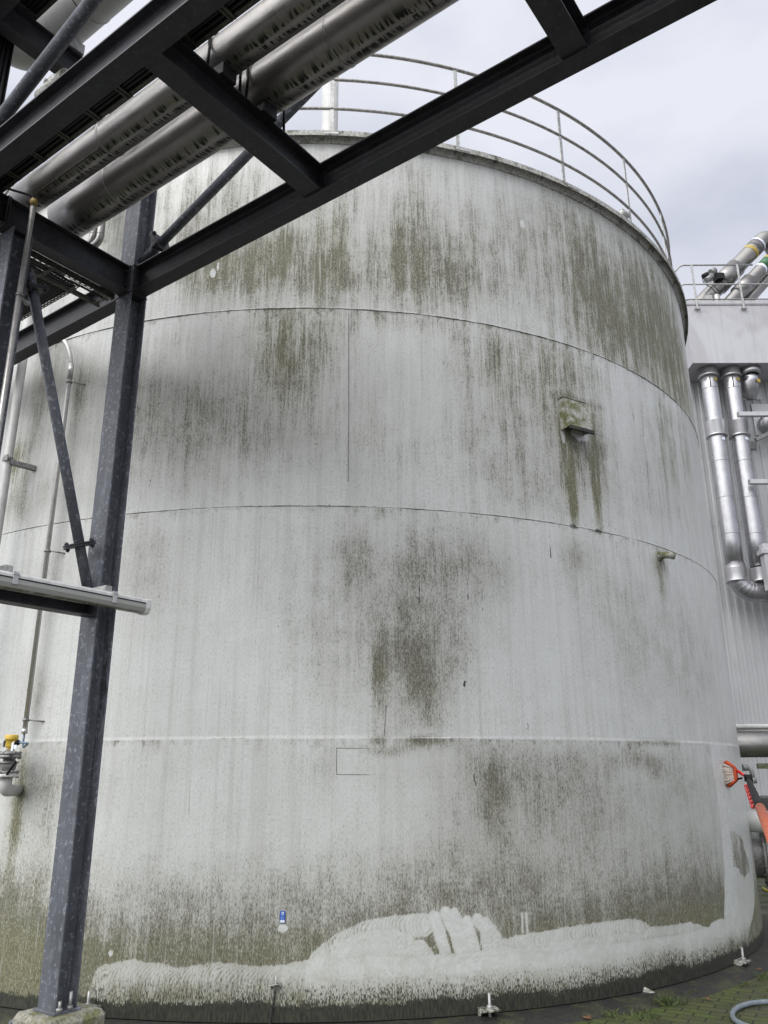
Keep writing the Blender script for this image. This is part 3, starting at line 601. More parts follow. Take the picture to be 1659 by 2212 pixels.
# guard rail round the rim
gr = bpy.data.objects.new('guard_rail', None); C.objects.link(gr); gr.location = (TC.x, TC.y, ZT); gr.matrix_world = Matrix.Translation((TC.x, TC.y, ZT)); child(gr, tank)
RR = TR-.049
for zr, r in ((9.065, .0185), (8.689, .0165), (8.305, .0165)):
    b = MB(); ring(b, [(-.049+r*math.cos(a), zr + r*math.sin(a)) for a in np.linspace(0, 2*PI, 13)[:-1]], n=260)
    o = b.build('rail', M['railtube'], gr)
    for p in o.data.polygons: p.use_smooth = True
posts = [tank_sz(x/SS, y/SS, TR)[0] for x, y in ((716, 290), (993, 322), (1226, 402), (1372, 492))]
stp = (posts[3]-posts[1])/2
sp_ = posts[0]; allp = posts + [posts[3]+stp*k for k in range(1, 11)] + [posts[0]-stp*k for k in range(1, 8)]
for i, s in enumerate(allp):
    ou, al = tank_frame(s); b = MB(); p0 = tank_pt(s, ZT+.05, -.047)
    b.box(p0 + Z*.59, al*.022, ou*.006, Z*.60, .002); b.box(p0 + Z*.004 + ou*.05, al*.055, ou*.075, Z*.006, .002)
    b.box(p0 + Z*.0 + ou*.132 - Z*.03, al*.075, ou*.005, Z*.012, .001)
    b.build('post', M['galv'], gr)
# mushroom vent on the rim, right
s, z = tank_sz(2532, 905); p = tank_pt(s, ZT+.05, -.16); b = MB(); b.cyl(p, p+Z*.30, .05, 16); b.lathe(p+Z*.27, Z+tank_frame(s)[0]*1.2, [(-.02, .0), (-.02, .07), (.10, .075), (.12, .06), (.12, 0)], 18)
b.build('vent', M['galv'], tank)
# overflow hood
def hp(x, y, dr): s_, z_ = tank_sz(x, y, TR+dr); return tank_pt(s_, z_, dr)
tl, tr_, br_, bl = hp(2257, 1594, .045), hp(2345, 1616, .045), hp(2370, 1717, .135), hp(2268, 1703, .135)
sH = tank_sz(2312, 1650)[0]; ou, al = tank_frame(sH)
hw = (tr_-tl).dot(al)/2+.004; mid = (tl+tr_+bl+br_)/4; mid = mid - ou*((mid-TC).dot(ou)); zt_, zb_h = (tl.z+tr_.z)/2, (bl.z+br_.z)/2
def HP(a, z_, o): q = Vector((TC.x, TC.y, 0))+ou*(TR+o)+al*((mid-TC).dot(al)+a); return Vector((q.x, q.y, z_))
hood = MB(); g_ = .012
for sg in (-1, 1):
    x0 = sg*(hw-g_ if sg > 0 else hw-g_); hood.prism([HP(x0, zt_, -.03), HP(x0, zt_, .045), HP(x0, zb_h, .13), HP(x0, zb_h, -.03)][::sg], al*sg, g_)
e_ = .010
hood.add([HP(-hw, zt_, .045), HP(hw, zt_, .045), HP(hw, zb_h, .13), HP(-hw, zb_h, .13), HP(-hw-.004, zt_+.008, .045+e_), HP(hw+.004, zt_+.008, .045+e_), HP(hw+.004, zb_h-.004, .13+e_), HP(-hw-.004, zb_h-.004, .13+e_)],
         [(0, 3, 2, 1), (4, 5, 6, 7), (0, 1, 5, 4), (3, 7, 6, 2), (0, 4, 7, 3), (1, 2, 6, 5)])
hood.box(HP(0, zt_+.006, .015), al*(hw+.012), ou*.05, Z*.008, .003)
hood.build('overflow_hood', M['hood'], tank)
lip = MB(); lip.box(HP(0, zb_h-.016, .130), al*(hw+.008), ou*.012, Z*.020, .003); lip.build('hood_shade_lip', M['apron'], tank)  # lip made dark and tall to stand for the shaded hood opening
# small nozzle elbow
s, z = tank_sz(2638, 2225); ou, al = tank_frame(s); b = MB(); p = tank_pt(s, z, -.01)
b.tube(fillet([p, p+ou*.10, p+ou*.15-Z*.02+al*.05], .06), .036, 14); b.lathe(p+ou*.012, ou, [(0, .036), (0, .052), (.012, .052), (.012, .036)], 16); b.build('nozzle', M['hood'], tank)
# anchor brackets
def anchor(x, y, sc, bolt, name='anchor_bracket'):
    s, z = tank_sz(x, y); z = max(z, .02); ou, al = tank_frame(s); b = MB(); p = tank_pt(s, z, 0)
    b.box(p+ou*.05*sc, al*.07*sc, ou*.06*sc, Z*.008*sc, .003)
    for k in (-1, 1): b.prism([p+al*k*.06*sc, p+al*k*.06*sc+ou*.10*sc, p+al*k*.06*sc-Z*.07*sc], al*k, .008*sc)
    o = b.build(name, M['dirtywhite'], tank)
    if bolt:
        q = MB(); q.cyl(p+ou*.065*sc-Z*.07*sc, p+ou*.065*sc+Z*.11*sc, .011*sc, 12); q.cyl(p+ou*.065*sc+Z*.008*sc, p+ou*.065*sc+Z*.03*sc, .023*sc, 6); q.lathe(p+ou*.065*sc+Z*.008*sc, Z, [(0, 0), (0, .032), (.004, .032), (.004, 0)], 14)
        q.build('bolt', M['galv'], o)
anchor(372, 4022, 1.0, True); anchor(1945, 4030, 1.0, True); anchor(2946, 3862, 1.05, True); anchor(1106, 3935, .55, True)
s, z = tank_sz(2578, 3962); ou, al = tank_frame(s); b = MB(); p = tank_pt(s, z, -.01); b.tube([p, p+ou*.05+al*.03-Z*.02, p+ou*.09+al*.07-Z*.045], [.03, .028, .02], 10); b.build('drain_stub', M['dirtywhite'], tank)
b = MB(); s, z = tank_sz(1105, 3950); b.tube([tank_pt(s, z, .02), tank_pt(s-.02, z-.12, .02), tank_pt(s-.035, .0, .03), tank_pt(s-.04, -.05, .2)], .006, 8); b.build('earth_cable', M['dark'], tank)
# blue maker's label
s, z = tank_sz(1131, 3667); ou, al = tank_frame(s); _, zu = tank_sz(1131, 3643); _, zd = tank_sz(1131, 3692); h2 = (zu-zd)/2; w2 = h2*.47; p = tank_pt(s, z, .012)
b = MB(); b.box(p, al*w2, ou*.0015, Z*h2, .001); lab = b.build('label_sticker', M['bluelabel'], tank)
b = MB(); q = p+ou*.003
b.box(q-Z*h2*.70, al*w2*.84, ou*.0006, Z*h2*.20); b.mark()
for sg in (-1, 1):
    b.prism([q+Z*h2*.70+al*(sg*.05*w2+.04*w2) + al*sg*w2*.40*math.sin(a)+Z*w2*.40*math.cos(a) for a in np.linspace(.12, PI-.12, 10)][::sg], ou, .0006); b.mark()
b.box(q+Z*h2*.38, al*w2*.66, ou*.0006, Z*h2*.030); b.each('print', M['whitelabel'], lab)
b = MB()
for k, wd in enumerate((.55, .70, .58, .68, .64)): b.box(q+Z*h2*(.10-k*.115)-al*w2*(.70-wd), al*w2*wd, ou*.0006, Z*h2*.03)
b.build('small_print', M['paletext'], lab)

# ------------------------------------------------------------------ pipe rack
RZ, RH = 5.526, .237; RT = RZ+RH; BB, TW, TF = .124, .0075, .0105
C1U, C1L, C1D = .0136, .196, .156                             # column offset and section
CZ0 = .27
def bolts(mb, pts, n, r=.012, h=.012):
    for p in pts: mb.cyl(Vector(p), Vector(p)+Vector(n)*h, r, 6); mb.mark()
def beam(label, p0, p1, h=RH, b=BB, group='steel beams of the pipe rack', plates=(), up=Z, zc=None):
    t = thing('steel_beam', label, 'steel beam', p0, group)
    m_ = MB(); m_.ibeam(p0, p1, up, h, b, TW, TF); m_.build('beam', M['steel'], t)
    a = (Vector(p1)-Vector(p0)).normalized(); sd_ = Vector(up).cross(a)
    for end in plates:
        q = Vector(p0) if end == 0 else Vector(p1); sg = -1 if end == 0 else 1
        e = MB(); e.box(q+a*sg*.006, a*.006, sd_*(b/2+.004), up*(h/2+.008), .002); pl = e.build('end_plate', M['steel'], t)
        e = MB(); bolts(e, [q - a*sg*.001 + sd_*i*b*.32 + up*j*h*.28 for i in (-1, 1) for j in (-1, 1)], -a*sg); e.each('bolt', M['steel'], pl)
    return t
zc = RZ+RH/2
beam('long dark overhead beam running from the lattice column out over the tank front', RP(C1U+C1L/2+.014, 0, zc), RP(7.5, 0, zc), plates=(0,))
beam('dark beam on the far side of the lattice column, low behind the inclined brace', RP(C1U-C1L/2-.014, 0, zc), RP(-4.0, 0, zc), plates=(0,))
beam('long dark overhead beam with pale lit web, uppermost of the lower level', RP(-2.5, 1.5, zc), RP(7.5, 1.5, zc), h=.234, b=.13)
beam('dark cross beam between the two columns, above the perforated cable tray', RP(C1U, C1D/2+.016, zc), RP(C1U, 1.135, zc), plates=(0, 1))
beam('short dark cross beam stub left of the cut-off column', RP(C1U, 1.165, zc), RP(C1U, 1.5-.07, zc), plates=(0,))
beam('dark cross beam under the two pipes, joining the two long beams', RP(2.076, .016, zc), RP(2.076, 1.5-.016, zc), h=RH-.03, b=.150, plates=(0,))
beam('dark cross beam stub at the top edge, against the sky', RP(4.008, .016, zc), RP(4.008, 1.5-.016, zc), h=RH-.03, b=.150, plates=(0,))
UZB = 7.2; zu = UZB+RH/2
beam('dark cross beam of the upper level behind the round brace, top left', RP(C1U, 0, zu), RP(C1U, 1.43, zu))
beam('dark upper-level beam in the extreme top left corner', RP(-2.5, 1.5, zu), RP(7.5, 1.5, zu), b=.13)
# columns: H sections with flanges facing across the rack
def column(label, v, z0, z1, base=True, u=C1U, side=True):
    t = thing('steel_column', label, 'steel column', RP(u, v, z0), 'steel columns of the pipe rack')
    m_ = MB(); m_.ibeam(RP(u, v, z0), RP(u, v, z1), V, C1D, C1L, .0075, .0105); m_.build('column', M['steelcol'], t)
    if base:
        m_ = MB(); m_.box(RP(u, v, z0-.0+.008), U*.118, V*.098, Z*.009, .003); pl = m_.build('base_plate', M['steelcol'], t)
        for du, dv in ((.06, -.03), (.06, .03), (-.115, .11), (.06, -.11)):
            q = MB(); p = RP(u+du+.05, v+dv*0+ (.0 if dv > -.1 else -.0) + dv*.0, z0+.017)
        q = MB(); p = RP(u+.105, v-.02, z0+.017); q.cyl(p, p+Z*.10, .011, 10); q.cyl(p, p+Z*.022, .021, 6); q.build('anchor_bolt', M['galv'], pl)
        q = MB(); p = RP(u+.105, v+.055, z0+.017); q.cyl(p, p+Z*.06, .011, 10); q.cyl(p, p+Z*.022, .021, 6); q.build('anchor_bolt', M['galv'], pl)
    return t
c1 = column('full height dark steel column standing on the mossy concrete footing', 0, CZ0, RZ+RH+1.44)
c0 = column('dark steel column cut off by the left edge, with steel conduit strapped to it', 1.03, CZ0, RZ-.002)
# end gussets at the joint: tops of the lower column
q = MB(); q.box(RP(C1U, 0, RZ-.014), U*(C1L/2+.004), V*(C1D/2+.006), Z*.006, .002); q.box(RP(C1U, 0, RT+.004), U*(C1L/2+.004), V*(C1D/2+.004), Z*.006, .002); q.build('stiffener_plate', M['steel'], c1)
ft = MB()
fx = RP(C1U, 0, 0)
def blk(mb, p, hx, hy, z0, z1, bev): mb.box((p.x, p.y, (z0+z1)/2), U*hx, V*hy, Z*(z1-z0)/2, bev)
blk(ft, RP(.02, -.02, 0), .215, .215, -.30, CZ0, .035)
tag(ft.build('concrete_footing', M['footing']), 'mossy concrete footing block under the full height steel column', 'footing')
ft = MB(); blk(ft, RP(.02, 1.03, 0), .27, .27, -.30, CZ0, .03)
tag(ft.build('concrete_footing', M['footing']), 'concrete footing block under the column at the left edge', 'footing')
# inclined round braces
def brace(label, p0, p1, r, fl):
    p0, p1 = Vector(p0), Vector(p1); a = (p1-p0).normalized(); t = thing('round_brace', label, 'brace', p0, 'round tube braces of the pipe rack')
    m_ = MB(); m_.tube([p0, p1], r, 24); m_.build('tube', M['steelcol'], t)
    for f_ in fl:
        c = p0 + (p1-p0)*f_; e = a.orthogonal().normalized(); e = (V - a*V.dot(a)).normalized() if abs(V.dot(a)) < .9 else (U-a*U.dot(a)).normalized(); g_ = a.cross(e)
        for k in (-1, 1):
            m_ = MB(); m_.box(c+a*k*.008, e*r*2.2, g_*r*2.2, a*.0065, .002); pl = m_.build('flange_plate', M['steel'], t)
            if k == 1:
                m_ = MB()
                for i, j in ((-1, -1), (-1, 1), (1, -1), (1, 1)):
                    q = c + e*i*r*1.65+g_*j*r*1.65; m_.cyl(q-a*.038, q+a*.036, .009, 8); m_.cyl(q+a*.014, q+a*.030, .017, 6); m_.cyl(q-a*.030, q-a*.014, .017, 6); m_.mark()
                m_.each('bolt', M['steel'], pl)
    return t
brace('dark round brace behind the pipes, in front of the upper tank wall', RP(.10, 0, 5.83), RP(3.9, 0, 7.3), .040, (.062,))
brace('inclined round brace bolted between the two columns, left', RP(C1U, .085, 2.93), RP(C1U, .90, 5.30), .038, (.165, .94))
brace('thick round brace crossing the top left corner', RP(.12, 1.5, 5.81), RP(3.9, 1.5, 7.26), .046, ())

# pipes lying along the rack; jacket UV = (metres, turn)
def jacket(mb_name, path, r, mat, parent, n=36, joints=(), caps=True):
    path = [Vector(p) for p in path]; vs, fs, uv = [], [], []
    up = Z; dist = 0; m_ = n+1
    for i, p in enumerate(path):
        t = (path[min(i+1, len(path)-1)]-path[max(i-1, 0)]).normalized()
        if i: dist += (p-path[i-1]).length
        e = (up - t*up.dot(t)); e = e.normalized() if e.length > .05 else U; b_ = t.cross(e)
        for k in range(m_):
            a = 2*PI*k/n; vs.append(p + (e*math.cos(a)+b_*math.sin(a))*r); uv.append((dist, k/n))
    for i in range(len(path)-1):
        for k in range(n): fs.append((i*m_+k, i*m_+k+1, (i+1)*m_+k+1, (i+1)*m_+k))
    if caps: fs.append(tuple(range(n))[::-1]); fs.append(tuple((len(path)-1)*m_+k for k in range(n)))
    me = bpy.data.meshes.new(mb_name); me.from_pydata([tuple(v) for v in vs], [], fs); me.update()
    ul = me.uv_layers.new(name='jacket')
    for l in me.loops: ul.data[l.index].uv = uv[l.vertex_index]
    me.polygons.foreach_set('use_smooth', [True]*((len(path)-1)*n) + ([False]*2 if caps else []))
    me.materials.append(mat); o = bpy.data.objects.new(mb_name, me); C.objects.link(o); child(o, parent); return o
def band(mb, c, a, r, wd, th=.006, n=36): mb.lathe(Vector(c)-Vector(a)*wd/2, a, [(0, r-.002), (0, r+th), (wd, r+th), (wd, r-.002)], n)
def seg(p0, p1, k): return [Vector(p0)+(Vector(p1)-Vector(p0))*i/k for i in range(k+1)]
P1v, P1r, P1z = .595, .1625, RT+.06+.1625
P2v, P2r, P2z = .955, .122, RT+.06+.122
for nm, v_, r_, z_, jn, lab in (('a', P1v, P1r, P1z, (.60, 2.75, 4.9), 'thicker insulated pipe with drip stains, lower of the pair above the cross beam'),
                                ('b', P2v, P2r, P2z, (.98, 3.05, 5.1), 'slimmer insulated pipe beside the cable ladder, with a black stained clip')):
    t = thing('insulated_pipe', lab, 'pipe', RP(0, v_, z_), 'insulated pipes along the rack')
    jacket('pipe_jacket', seg(RP(-.12, v_, z_), RP(7.5, v_, z_), 24), r_, M['clad'], t)
    for j in jn:
        m_ = MB(); band(m_, RP(j, v_, z_), U, r_, .012, .004); m_.build('jacket_joint', M['clad'], t)
    m_ = MB()
    for u_ in (2.10, 4.03):
        m_.box(RP(u_+.03, v_-.0, RT+.02), U*.05, V*.06, Z*.045, .005); m_.mark()
    m_.each('support_shoe', M['dark'], t)
    m_ = MB()
    m_.tube([RP(2.13, v_-r_-.012, RT-.02)] + arc(RP(2.13, v_, z_), -V, Z, r_+.012, -.3, PI+.3, 24) + [RP(2.13, v_+r_+.012, RT-.02)], .009, 10); m_.build('u_bolt', M['black'], t)
# seam clip with black staining on the slim pipe
a0, a1 = RP(.06, 0, 0), RP(.99, 0, 0)
t = thing('pipe_clip_strip', 'thin lapped clip strip along the slim pipe, edged with black grime', 'strip', RP(.1, P2v, P2z))
ang = math.radians(-38)
off = -V*math.cos(ang)*(P2r+.003)*-1; ov = V*math.sin(math.radians(-8))*(P2r+.004) + Z*-math.cos(math.radians(-8))*(P2r+.004)
ov = V*(P2r+.004)*math.sin(math.radians(28)) - Z*(P2r+.004)*math.cos(math.radians(28))
m_ = MB(); m_.bar(RP(.10, P2v, P2z)+ov, RP(.95, P2v, P2z)+ov, U.cross(ov), .013, .009, .002)
for k in range(6): p = RP(.12+k*.162, P2v, P2z)+ov; m_.cyl(p, p+ov.normalized()*.014, .007, 8)
m_.build('strip', M['tray'], t)
# cable ladder between slim pipe and long beam
t = thing('cable_ladder', 'black cable ladder packed with cables between slim pipe and long beam', 'cable ladder', RP(0, 1.3, RT))
lz = RT+.03
for v_ in (1.190, 1.465):
    m_ = MB(); m_.box(RP(3.4, v_, lz+.03), U*4.1, V*.0015, Z*.03, 0); m_.box(RP(3.4, v_+(.014 if v_ < 1.3 else -.014), lz), U*4.1, V*.014, Z*.0015); m_.build('side_rail', M['tray'], t)
m_ = MB()
for k in range(-2, 24):
    for d in (-.014, .014): m_.box(RP(.279+.312*k+d, 1.327, lz-.003), U*.008, V*.135, Z*.006)
    m_.box(RP(.279+.312*k, 1.327, lz+.002), U*.014, V*.135, Z*.001); m_.mark()
m_.each('rung', M['tray'], t)
m_ = MB()
for k in range(9):
    v_ = 1.215+k*.0285; r_ = rng.uniform(.010, .014); m_.tube([RP(u_, v_+rng.normal(0, .0015), lz+.016+rng.normal(0, .001)) for u_ in np.arange(-.8, 7.5, .45)], r_, 8)
for k in range(7): v_ = 1.225+k*.035; m_.tube([RP(u_, v_+rng.normal(0, .003), lz+.045) for u_ in np.arange(-.8, 7.5, .45)], .017, 8)
m_.build('cables', M['dark'], t)
m_ = MB(); m_.box(RP(3.4, 1.327, lz+.075), U*4.1, V*.137, Z*.0015); m_.build('cover', M['dark'], t)

# perforated cable trays below the cross beam
def perf(mb, p0, p1, side, wd, th, pitch=.05, slot=.03, frac=.34):
    """strip with a row of slots: two edge strips and the webs between the slots"""
    p0, p1, side = Vector(p0), Vector(p1), Vector(side).normalized(); a = (p1-p0).normalized(); ln = (p1-p0).length; n_ = a.cross(side)
    e = wd*(1-frac)/2
    for k in (-1, 1): mb.box((p0+p1)/2+side*k*(wd/2-e/2), a*ln/2, side*e/2, n_*th/2)
    x = 0
    while x < ln:
        l = min(pitch-slot, ln-x); mb.box(p0+a*(x+l/2), a*l/2, side*wd*frac/2, n_*th/2); x += pitch
t = thing('cable_tray', 'perforated cable ladder hung just below the cross beam, seen from below', 'cable tray', RP(-.2, .4, RZ-.05))
tz = RZ-.032
for u_ in (-.095, -.275):
    m_ = MB(); perf(m_, RP(u_, .105, tz), RP(u_, 1.0, tz), U, .030, .002); m_.box(RP(u_+(.015 if u_ > -.2 else -.015), .55, tz+.027), U*.001, V*.45, Z*.026); m_.build('side_rail', M['tray'], t)
m_ = MB()
for v_ in (.16, .40, .66, .92): perf(m_, RP(-.26, v_, tz-.003), RP(-.11, v_, tz-.003), V, .03, .002, .05, .032); m_.mark()
m_.each('rung', M['tray'], t)
m_ = MB()
for k in range(4): m_.tube([RP(-.23+k*.03, v_, tz+.018+.008*math.sin(v_*9+k)) for v_ in np.arange(.43+.1*(k % 2), 1.05, .08)], .011, 8)
m_.tube([RP(-.15, v_, tz+.012) for v_ in np.arange(.12, .5, .06)], .010, 8)
m_.build('cables', M['dark'], t)
t = thing('cable_tray', 'perforated cable tray running away behind the inclined brace', 'cable tray', RP(-.6, .45, RZ+.1))
m_ = MB(); tz2 = RZ+.07
for v_ in (.33, .62): perf(m_, RP(-.30, v_, tz2), RP(-1.7, v_, tz2), Z, .06, .002); perf(m_, RP(-.30, v_, tz2-.03), RP(-1.7, v_, tz2-.03), V, .03, .002)
m_.build('side_rail', M['tray'], t)
m_ = MB()
for k in range(10): m_.tube([RP(u_, .35+k*.027, tz2-.012+rng.normal(0, .002)) for u_ in np.arange(-1.7, -.25, .2)], .013, 8)
m_.build('cables', M['dark'], t)

# ------------------------------------------------------------------ lower left: channel, lamp, conduits
t = thing('channel_beam', 'short grey channel beam below the tube lamp, joining the steel column', 'channel', RP(.05, .5, 2.86))
m_ = MB(); v0, v1 = .085, 1.0
m_.box(RP(.055, (v0+v1)/2, 2.805), U*.055, V*(v1-v0)/2, Z*.004); m_.box(RP(.004, (v0+v1)/2, 2.865), U*.004, V*(v1-v0)/2, Z*.056); m_.box(RP(.055, (v0+v1)/2, 2.925), U*.055, V*(v1-v0)/2, Z*.004)
m_.box(RP(.055, v0+.006, 2.865), U*.05, V*.006, Z*.055); m_.build('channel', M['steel'], t)
lamp = thing('tube_lamp', 'long weatherproof tube lamp with mossy underside in front of the column', 'lamp', RP(.25, .3, 2.9))
lv0, lv1 = -.235, 1.03; lu = .245
prof = [(-.045, .048), (-.052, .035), (-.052, .012), (.052, .012), (.052, .035), (.045, .048)]
def extr(mb, prof, v0, v1, zo): 
    k = len(prof); A = [RP(lu+y, v0, zo+z_) for y, z_ in prof]; B_ = [RP(lu+y, v1, zo+z_) for y, z_ in prof]
    mb.add(A+B_, [(i, (i+1) % k, k+(i+1) % k, k+i) for i in range(k)] + [tuple(range(k))[::-1], tuple(range(k, 2*k))])
m_ = MB(); extr(m_, prof, lv0+.03, lv1, 2.905); m_.build('housing', M['white'], lamp)
m_ = MB(); extr(m_, [(-.054, .0115), (-.054, .018), (.054, .018), (.054, .0115)], lv0+.034, lv1, 2.905); m_.build('gap_strip', M['dark'], lamp)  # added dark strip standing for the shadow gap between housing and diffuser
m_ = MB(); extr(m_, [(-.050, .010), (-.052, -.020), (-.040, -.048), (-.02, -.058), (.02, -.058), (.040, -.048), (.052, -.020), (.050, .010)], lv0+.034, lv1, 2.905)
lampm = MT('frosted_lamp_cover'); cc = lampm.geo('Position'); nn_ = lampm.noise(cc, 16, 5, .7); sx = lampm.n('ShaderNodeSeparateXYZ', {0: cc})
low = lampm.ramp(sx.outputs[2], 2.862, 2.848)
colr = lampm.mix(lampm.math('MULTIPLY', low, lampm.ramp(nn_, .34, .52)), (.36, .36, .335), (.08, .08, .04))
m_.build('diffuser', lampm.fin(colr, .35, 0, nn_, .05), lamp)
m_ = MB(); extr(m_, [(y*1.06, z_*1.05) for y, z_ in [(-.045, .048), (-.053, .035), (-.053, -.020), (-.040, -.05), (-.02, -.06), (.02, -.06), (.040, -.05), (.053, -.020), (.053, .035), (.045, .048)]], lv0-.012, lv0+.032, 2.905); m_.build('end_cap', M['white'], lamp)
for v_ in (.075, .83):
    m_ = MB(); m_.box(RP(lu+.056, v_, 2.915), U*.003, V*.018, Z*.038, .001); m_.box(RP(lu, v_, 2.957), U*.055, V*.018, Z*.004, .001); m_.box(RP(lu+.06, v_, 2.945), U*.004, V*.022, Z*.006, .001); m_.build('clip', M['stain'], lamp)
    m_ = MB(); m_.box(RP(.13, v_+.03, 2.982), U*.13, V*.028, Z*.021, .002); m_.build('bracket', M['galv'], lamp)
# steel conduit on the cut-off column
t = thing('conduit', 'shiny steel conduit with dull yellow cap strapped to the left column', 'conduit', RP(.15, 1.01, 3))
m_ = MB(); m_.tube([RP(.145, 1.013, -.1), RP(.145, 1.006, RT-.015)], .020, 16); m_.build('pipe', M['stain'], t)
m_ = MB(); m_.tube([RP(.145, 1.006, RT-.02), RP(.145, 1.006, RT+.03), RP(.145, 1.006, RT+.036)], [.027, .027, .023], 16); m_.build('cap', M['ycap'], t)
for zz_ in (4.98, 3.3):
    m_ = MB(); band(m_, RP(.145, 1.008, zz_), Z, .020, .02, .006, 16); m_.box(RP(.125, .965, zz_-.02), U*.02, V*.05, Z*.012, .002); m_.build('clip', M['cast'], t)
m_ = MB(); m_.tube(fillet([RP(.145, 1.006, RT+.03), RP(.13, 1.02, RT+.07), RP(.05, 1.25, RT+.05), RP(0, 1.7, RT+.03)], .08), .009, 8)
tag(m_.build('black_cable', M['dark']), 'black cable looping from the yellow capped conduit over the cross beam', 'cable')
# conduit standing off the tank wall (swan neck)
def standoff(x, y, d): s, z = tank_sz(x, y); return tank_pt(s, z, d)
pp = [(245, 1365), (283, 1420), (281, 1480), (272, 1560), (250, 1750), (222, 1980), (186, 2220), (160, 2440), (130, 2680), (108, 2860), (97, 2940)]
s_, zz_ = tank_sz(262, 1560); p_up = [standoff(x, y, .09) for x, y in pp]
s_c = tank_sz(97, 2940)
# vertical run: one place on the wall
sA, zA_ = tank_sz(274, 1540, TR+.09); base_s = tank_sz(108, 2860, TR+.09)[0]; base_s = (sA+base_s)/2
zlow = tank_sz(97, 2935, TR+.09)[1]
t = thing('conduit', 'thin steel conduit with swan neck running down the tank wall, left', 'conduit', tank_pt(base_s, zlow, .09))
top = tank_sz(281, 1440, TR+.09)[1]
ou, al = tank_frame(base_s)
m_ = MB(); m_.tube(fillet([tank_pt(base_s, zlow, .09), tank_pt(base_s, top, .09), tank_pt(base_s-.10, top+.25, .12), tank_pt(base_s-.42, top+.36, .16)], .22, 12), .021, 14); m_.build('pipe', M['stain'], t)
m_ = MB(); band(m_, tank_pt(base_s, top-.13, .09), Z, .021, .16, .006, 14); m_.mark(); band(m_, tank_pt(base_s, zlow+.02, .09), Z, .021, .04, .004, 14); m_.each('coupling', M['stain'], t)
for y_ in (1530, 2205, 2880):
    zq = tank_sz({1530: 274, 2205: 190, 2880: 104}[y_], y_, TR+.09)[1]; m_ = MB(); band(m_, tank_pt(base_s, zq, .09), Z, .021, .022, .008, 14); m_.cyl(tank_pt(base_s+.03, zq, .085), tank_pt(base_s+.12, zq-.012, .0), .007, 8); m_.build('clip', M['cast'], t)
# thicker grey pipe at the very left, with bracket
sL = tank_sz(38, 1800, TR+.20)[0]; zb1 = tank_sz(75, 1455, TR+.2)[1]
t = thing('wall_pipe', 'grey vertical pipe held off the tank wall at the left edge', 'pipe', tank_pt(sL, 2, .2))
m_ = MB(); m_.tube([tank_pt(sL, -.1, .20), tank_pt(sL, zb1+1.2, .20)], .042, 18); m_.build('pipe', M['whitepipe'], t)
zq = tank_sz(30, 1840, TR+.2)[1]; ou, al = tank_frame(sL)
m_ = MB(); band(m_, tank_pt(sL, zq, .20), Z, .042, .035, .007, 18); m_.bar(tank_pt(sL, zq-.03, .2)+al*.03, tank_pt(sL+.14, zq-.05, -.005), Z, .05, .045, .003); m_.box(tank_pt(sL, zq, .245)+al*.03, al*.03, ou*.006, Z*.03, .002); m_.build('bracket', M['cast'], t)
# level transmitter on a flanged valve and elbow
sv, zv = tank_sz(72, 3160); ou, al = tank_frame(sv); zn = zv
vx = tank_sz(32, 3000, TR+.20); 
t = thing('level_transmitter', 'yellow level transmitter on a flanged grey valve beside the tank', 'transmitter', tank_pt(sv, zn, .1))
ax = tank_pt(tank_sz(30, 3080, TR+.22)[0], 0, .22); 
def zz_at(y): return tank_sz(30, y, TR+.22)[1]
q0 = tank_pt(sv, zn, -.02); bot = Vector((ax.x, ax.y, zn))
m_ = MB(); m_.tube(fillet([q0, bot, bot+Z*(zz_at(3108)-zn)], .16, 12), .048, 20); m_.build('elbow', M['whitepipe'], t)
def disc(y0, y1, r, part, mat, n=24): m_ = MB(); m_.lathe((ax.x, ax.y, zz_at(y0)), Z, [(0, 0), (0, r), (zz_at(y1)-zz_at(y0), r), (zz_at(y1)-zz_at(y0), 0)], n); return m_.build(part, mat, t)
disc(3108, 3095, .088, 'flange', M['white']); disc(3094, 3085, .092, 'flange', M['cast'])
m_ = MB(); m_.lathe((ax.x, ax.y, zz_at(3086)), Z, [(0, .05), (zz_at(3075)-zz_at(3086), .062), (zz_at(3060)-zz_at(3086), .066), (zz_at(3055)-zz_at(3086), .066), (zz_at(3053)-zz_at(3086), .078), (zz_at(3046)-zz_at(3086), .078), (zz_at(3045)-zz_at(3086), .045), (zz_at(3030)-zz_at(3086), .042)], 24); m_.build('valve_body', M['cast'], t)
disc(3032, 3022, .096, 'flange', M['cast']); disc(3020, 3010, .092, 'flange', M['cast'])
m_ = MB()
for k in range(6):
    a = k*PI/3+.4
    for ya, yb in ((3036, 3006), (3112, 3082)):
        p = Vector((ax.x+.078*math.cos(a), ax.y+.078*math.sin(a), zz_at(ya))); m_.cyl(p, Vector((p.x, p.y, zz_at(yb))), .009, 8); m_.cyl(p, p+Z*.014, .016, 6); m_.cyl(Vector((p.x, p.y, zz_at(yb)-.014)), Vector((p.x, p.y, zz_at(yb))), .016, 6); m_.mark()
m_.each('bolt', M['cast'], t)
m_ = MB(); z1_, z2_, z3_, z4_ = zz_at(3010), zz_at(2998), zz_at(2985), zz_at(2940)
m_.lathe((ax.x, ax.y, z1_), Z, [(0, .05), (z2_-z1_, .03), (z2_-z1_, .024)], 16); m_.build('neck', M['cast'], t)
m_ = MB(); h_ = z4_-z2_; m_.lathe((ax.x, ax.y, z2_), Z, [(0, .024), (h_*.1, .024), (h_*.12, .036), (h_*.25, .042), (h_*.66, .044), (h_*.67, .052), (h_*.7, .053), (h_*.95, .053), (h_, .048), (h_, 0)], 24)
cx_ = Vector((ax.x, ax.y, z2_+h_*.46)); m_.cyl(cx_, cx_+al*.065, .02, 12); hd = m_.build('housing', M['yellow'], t)
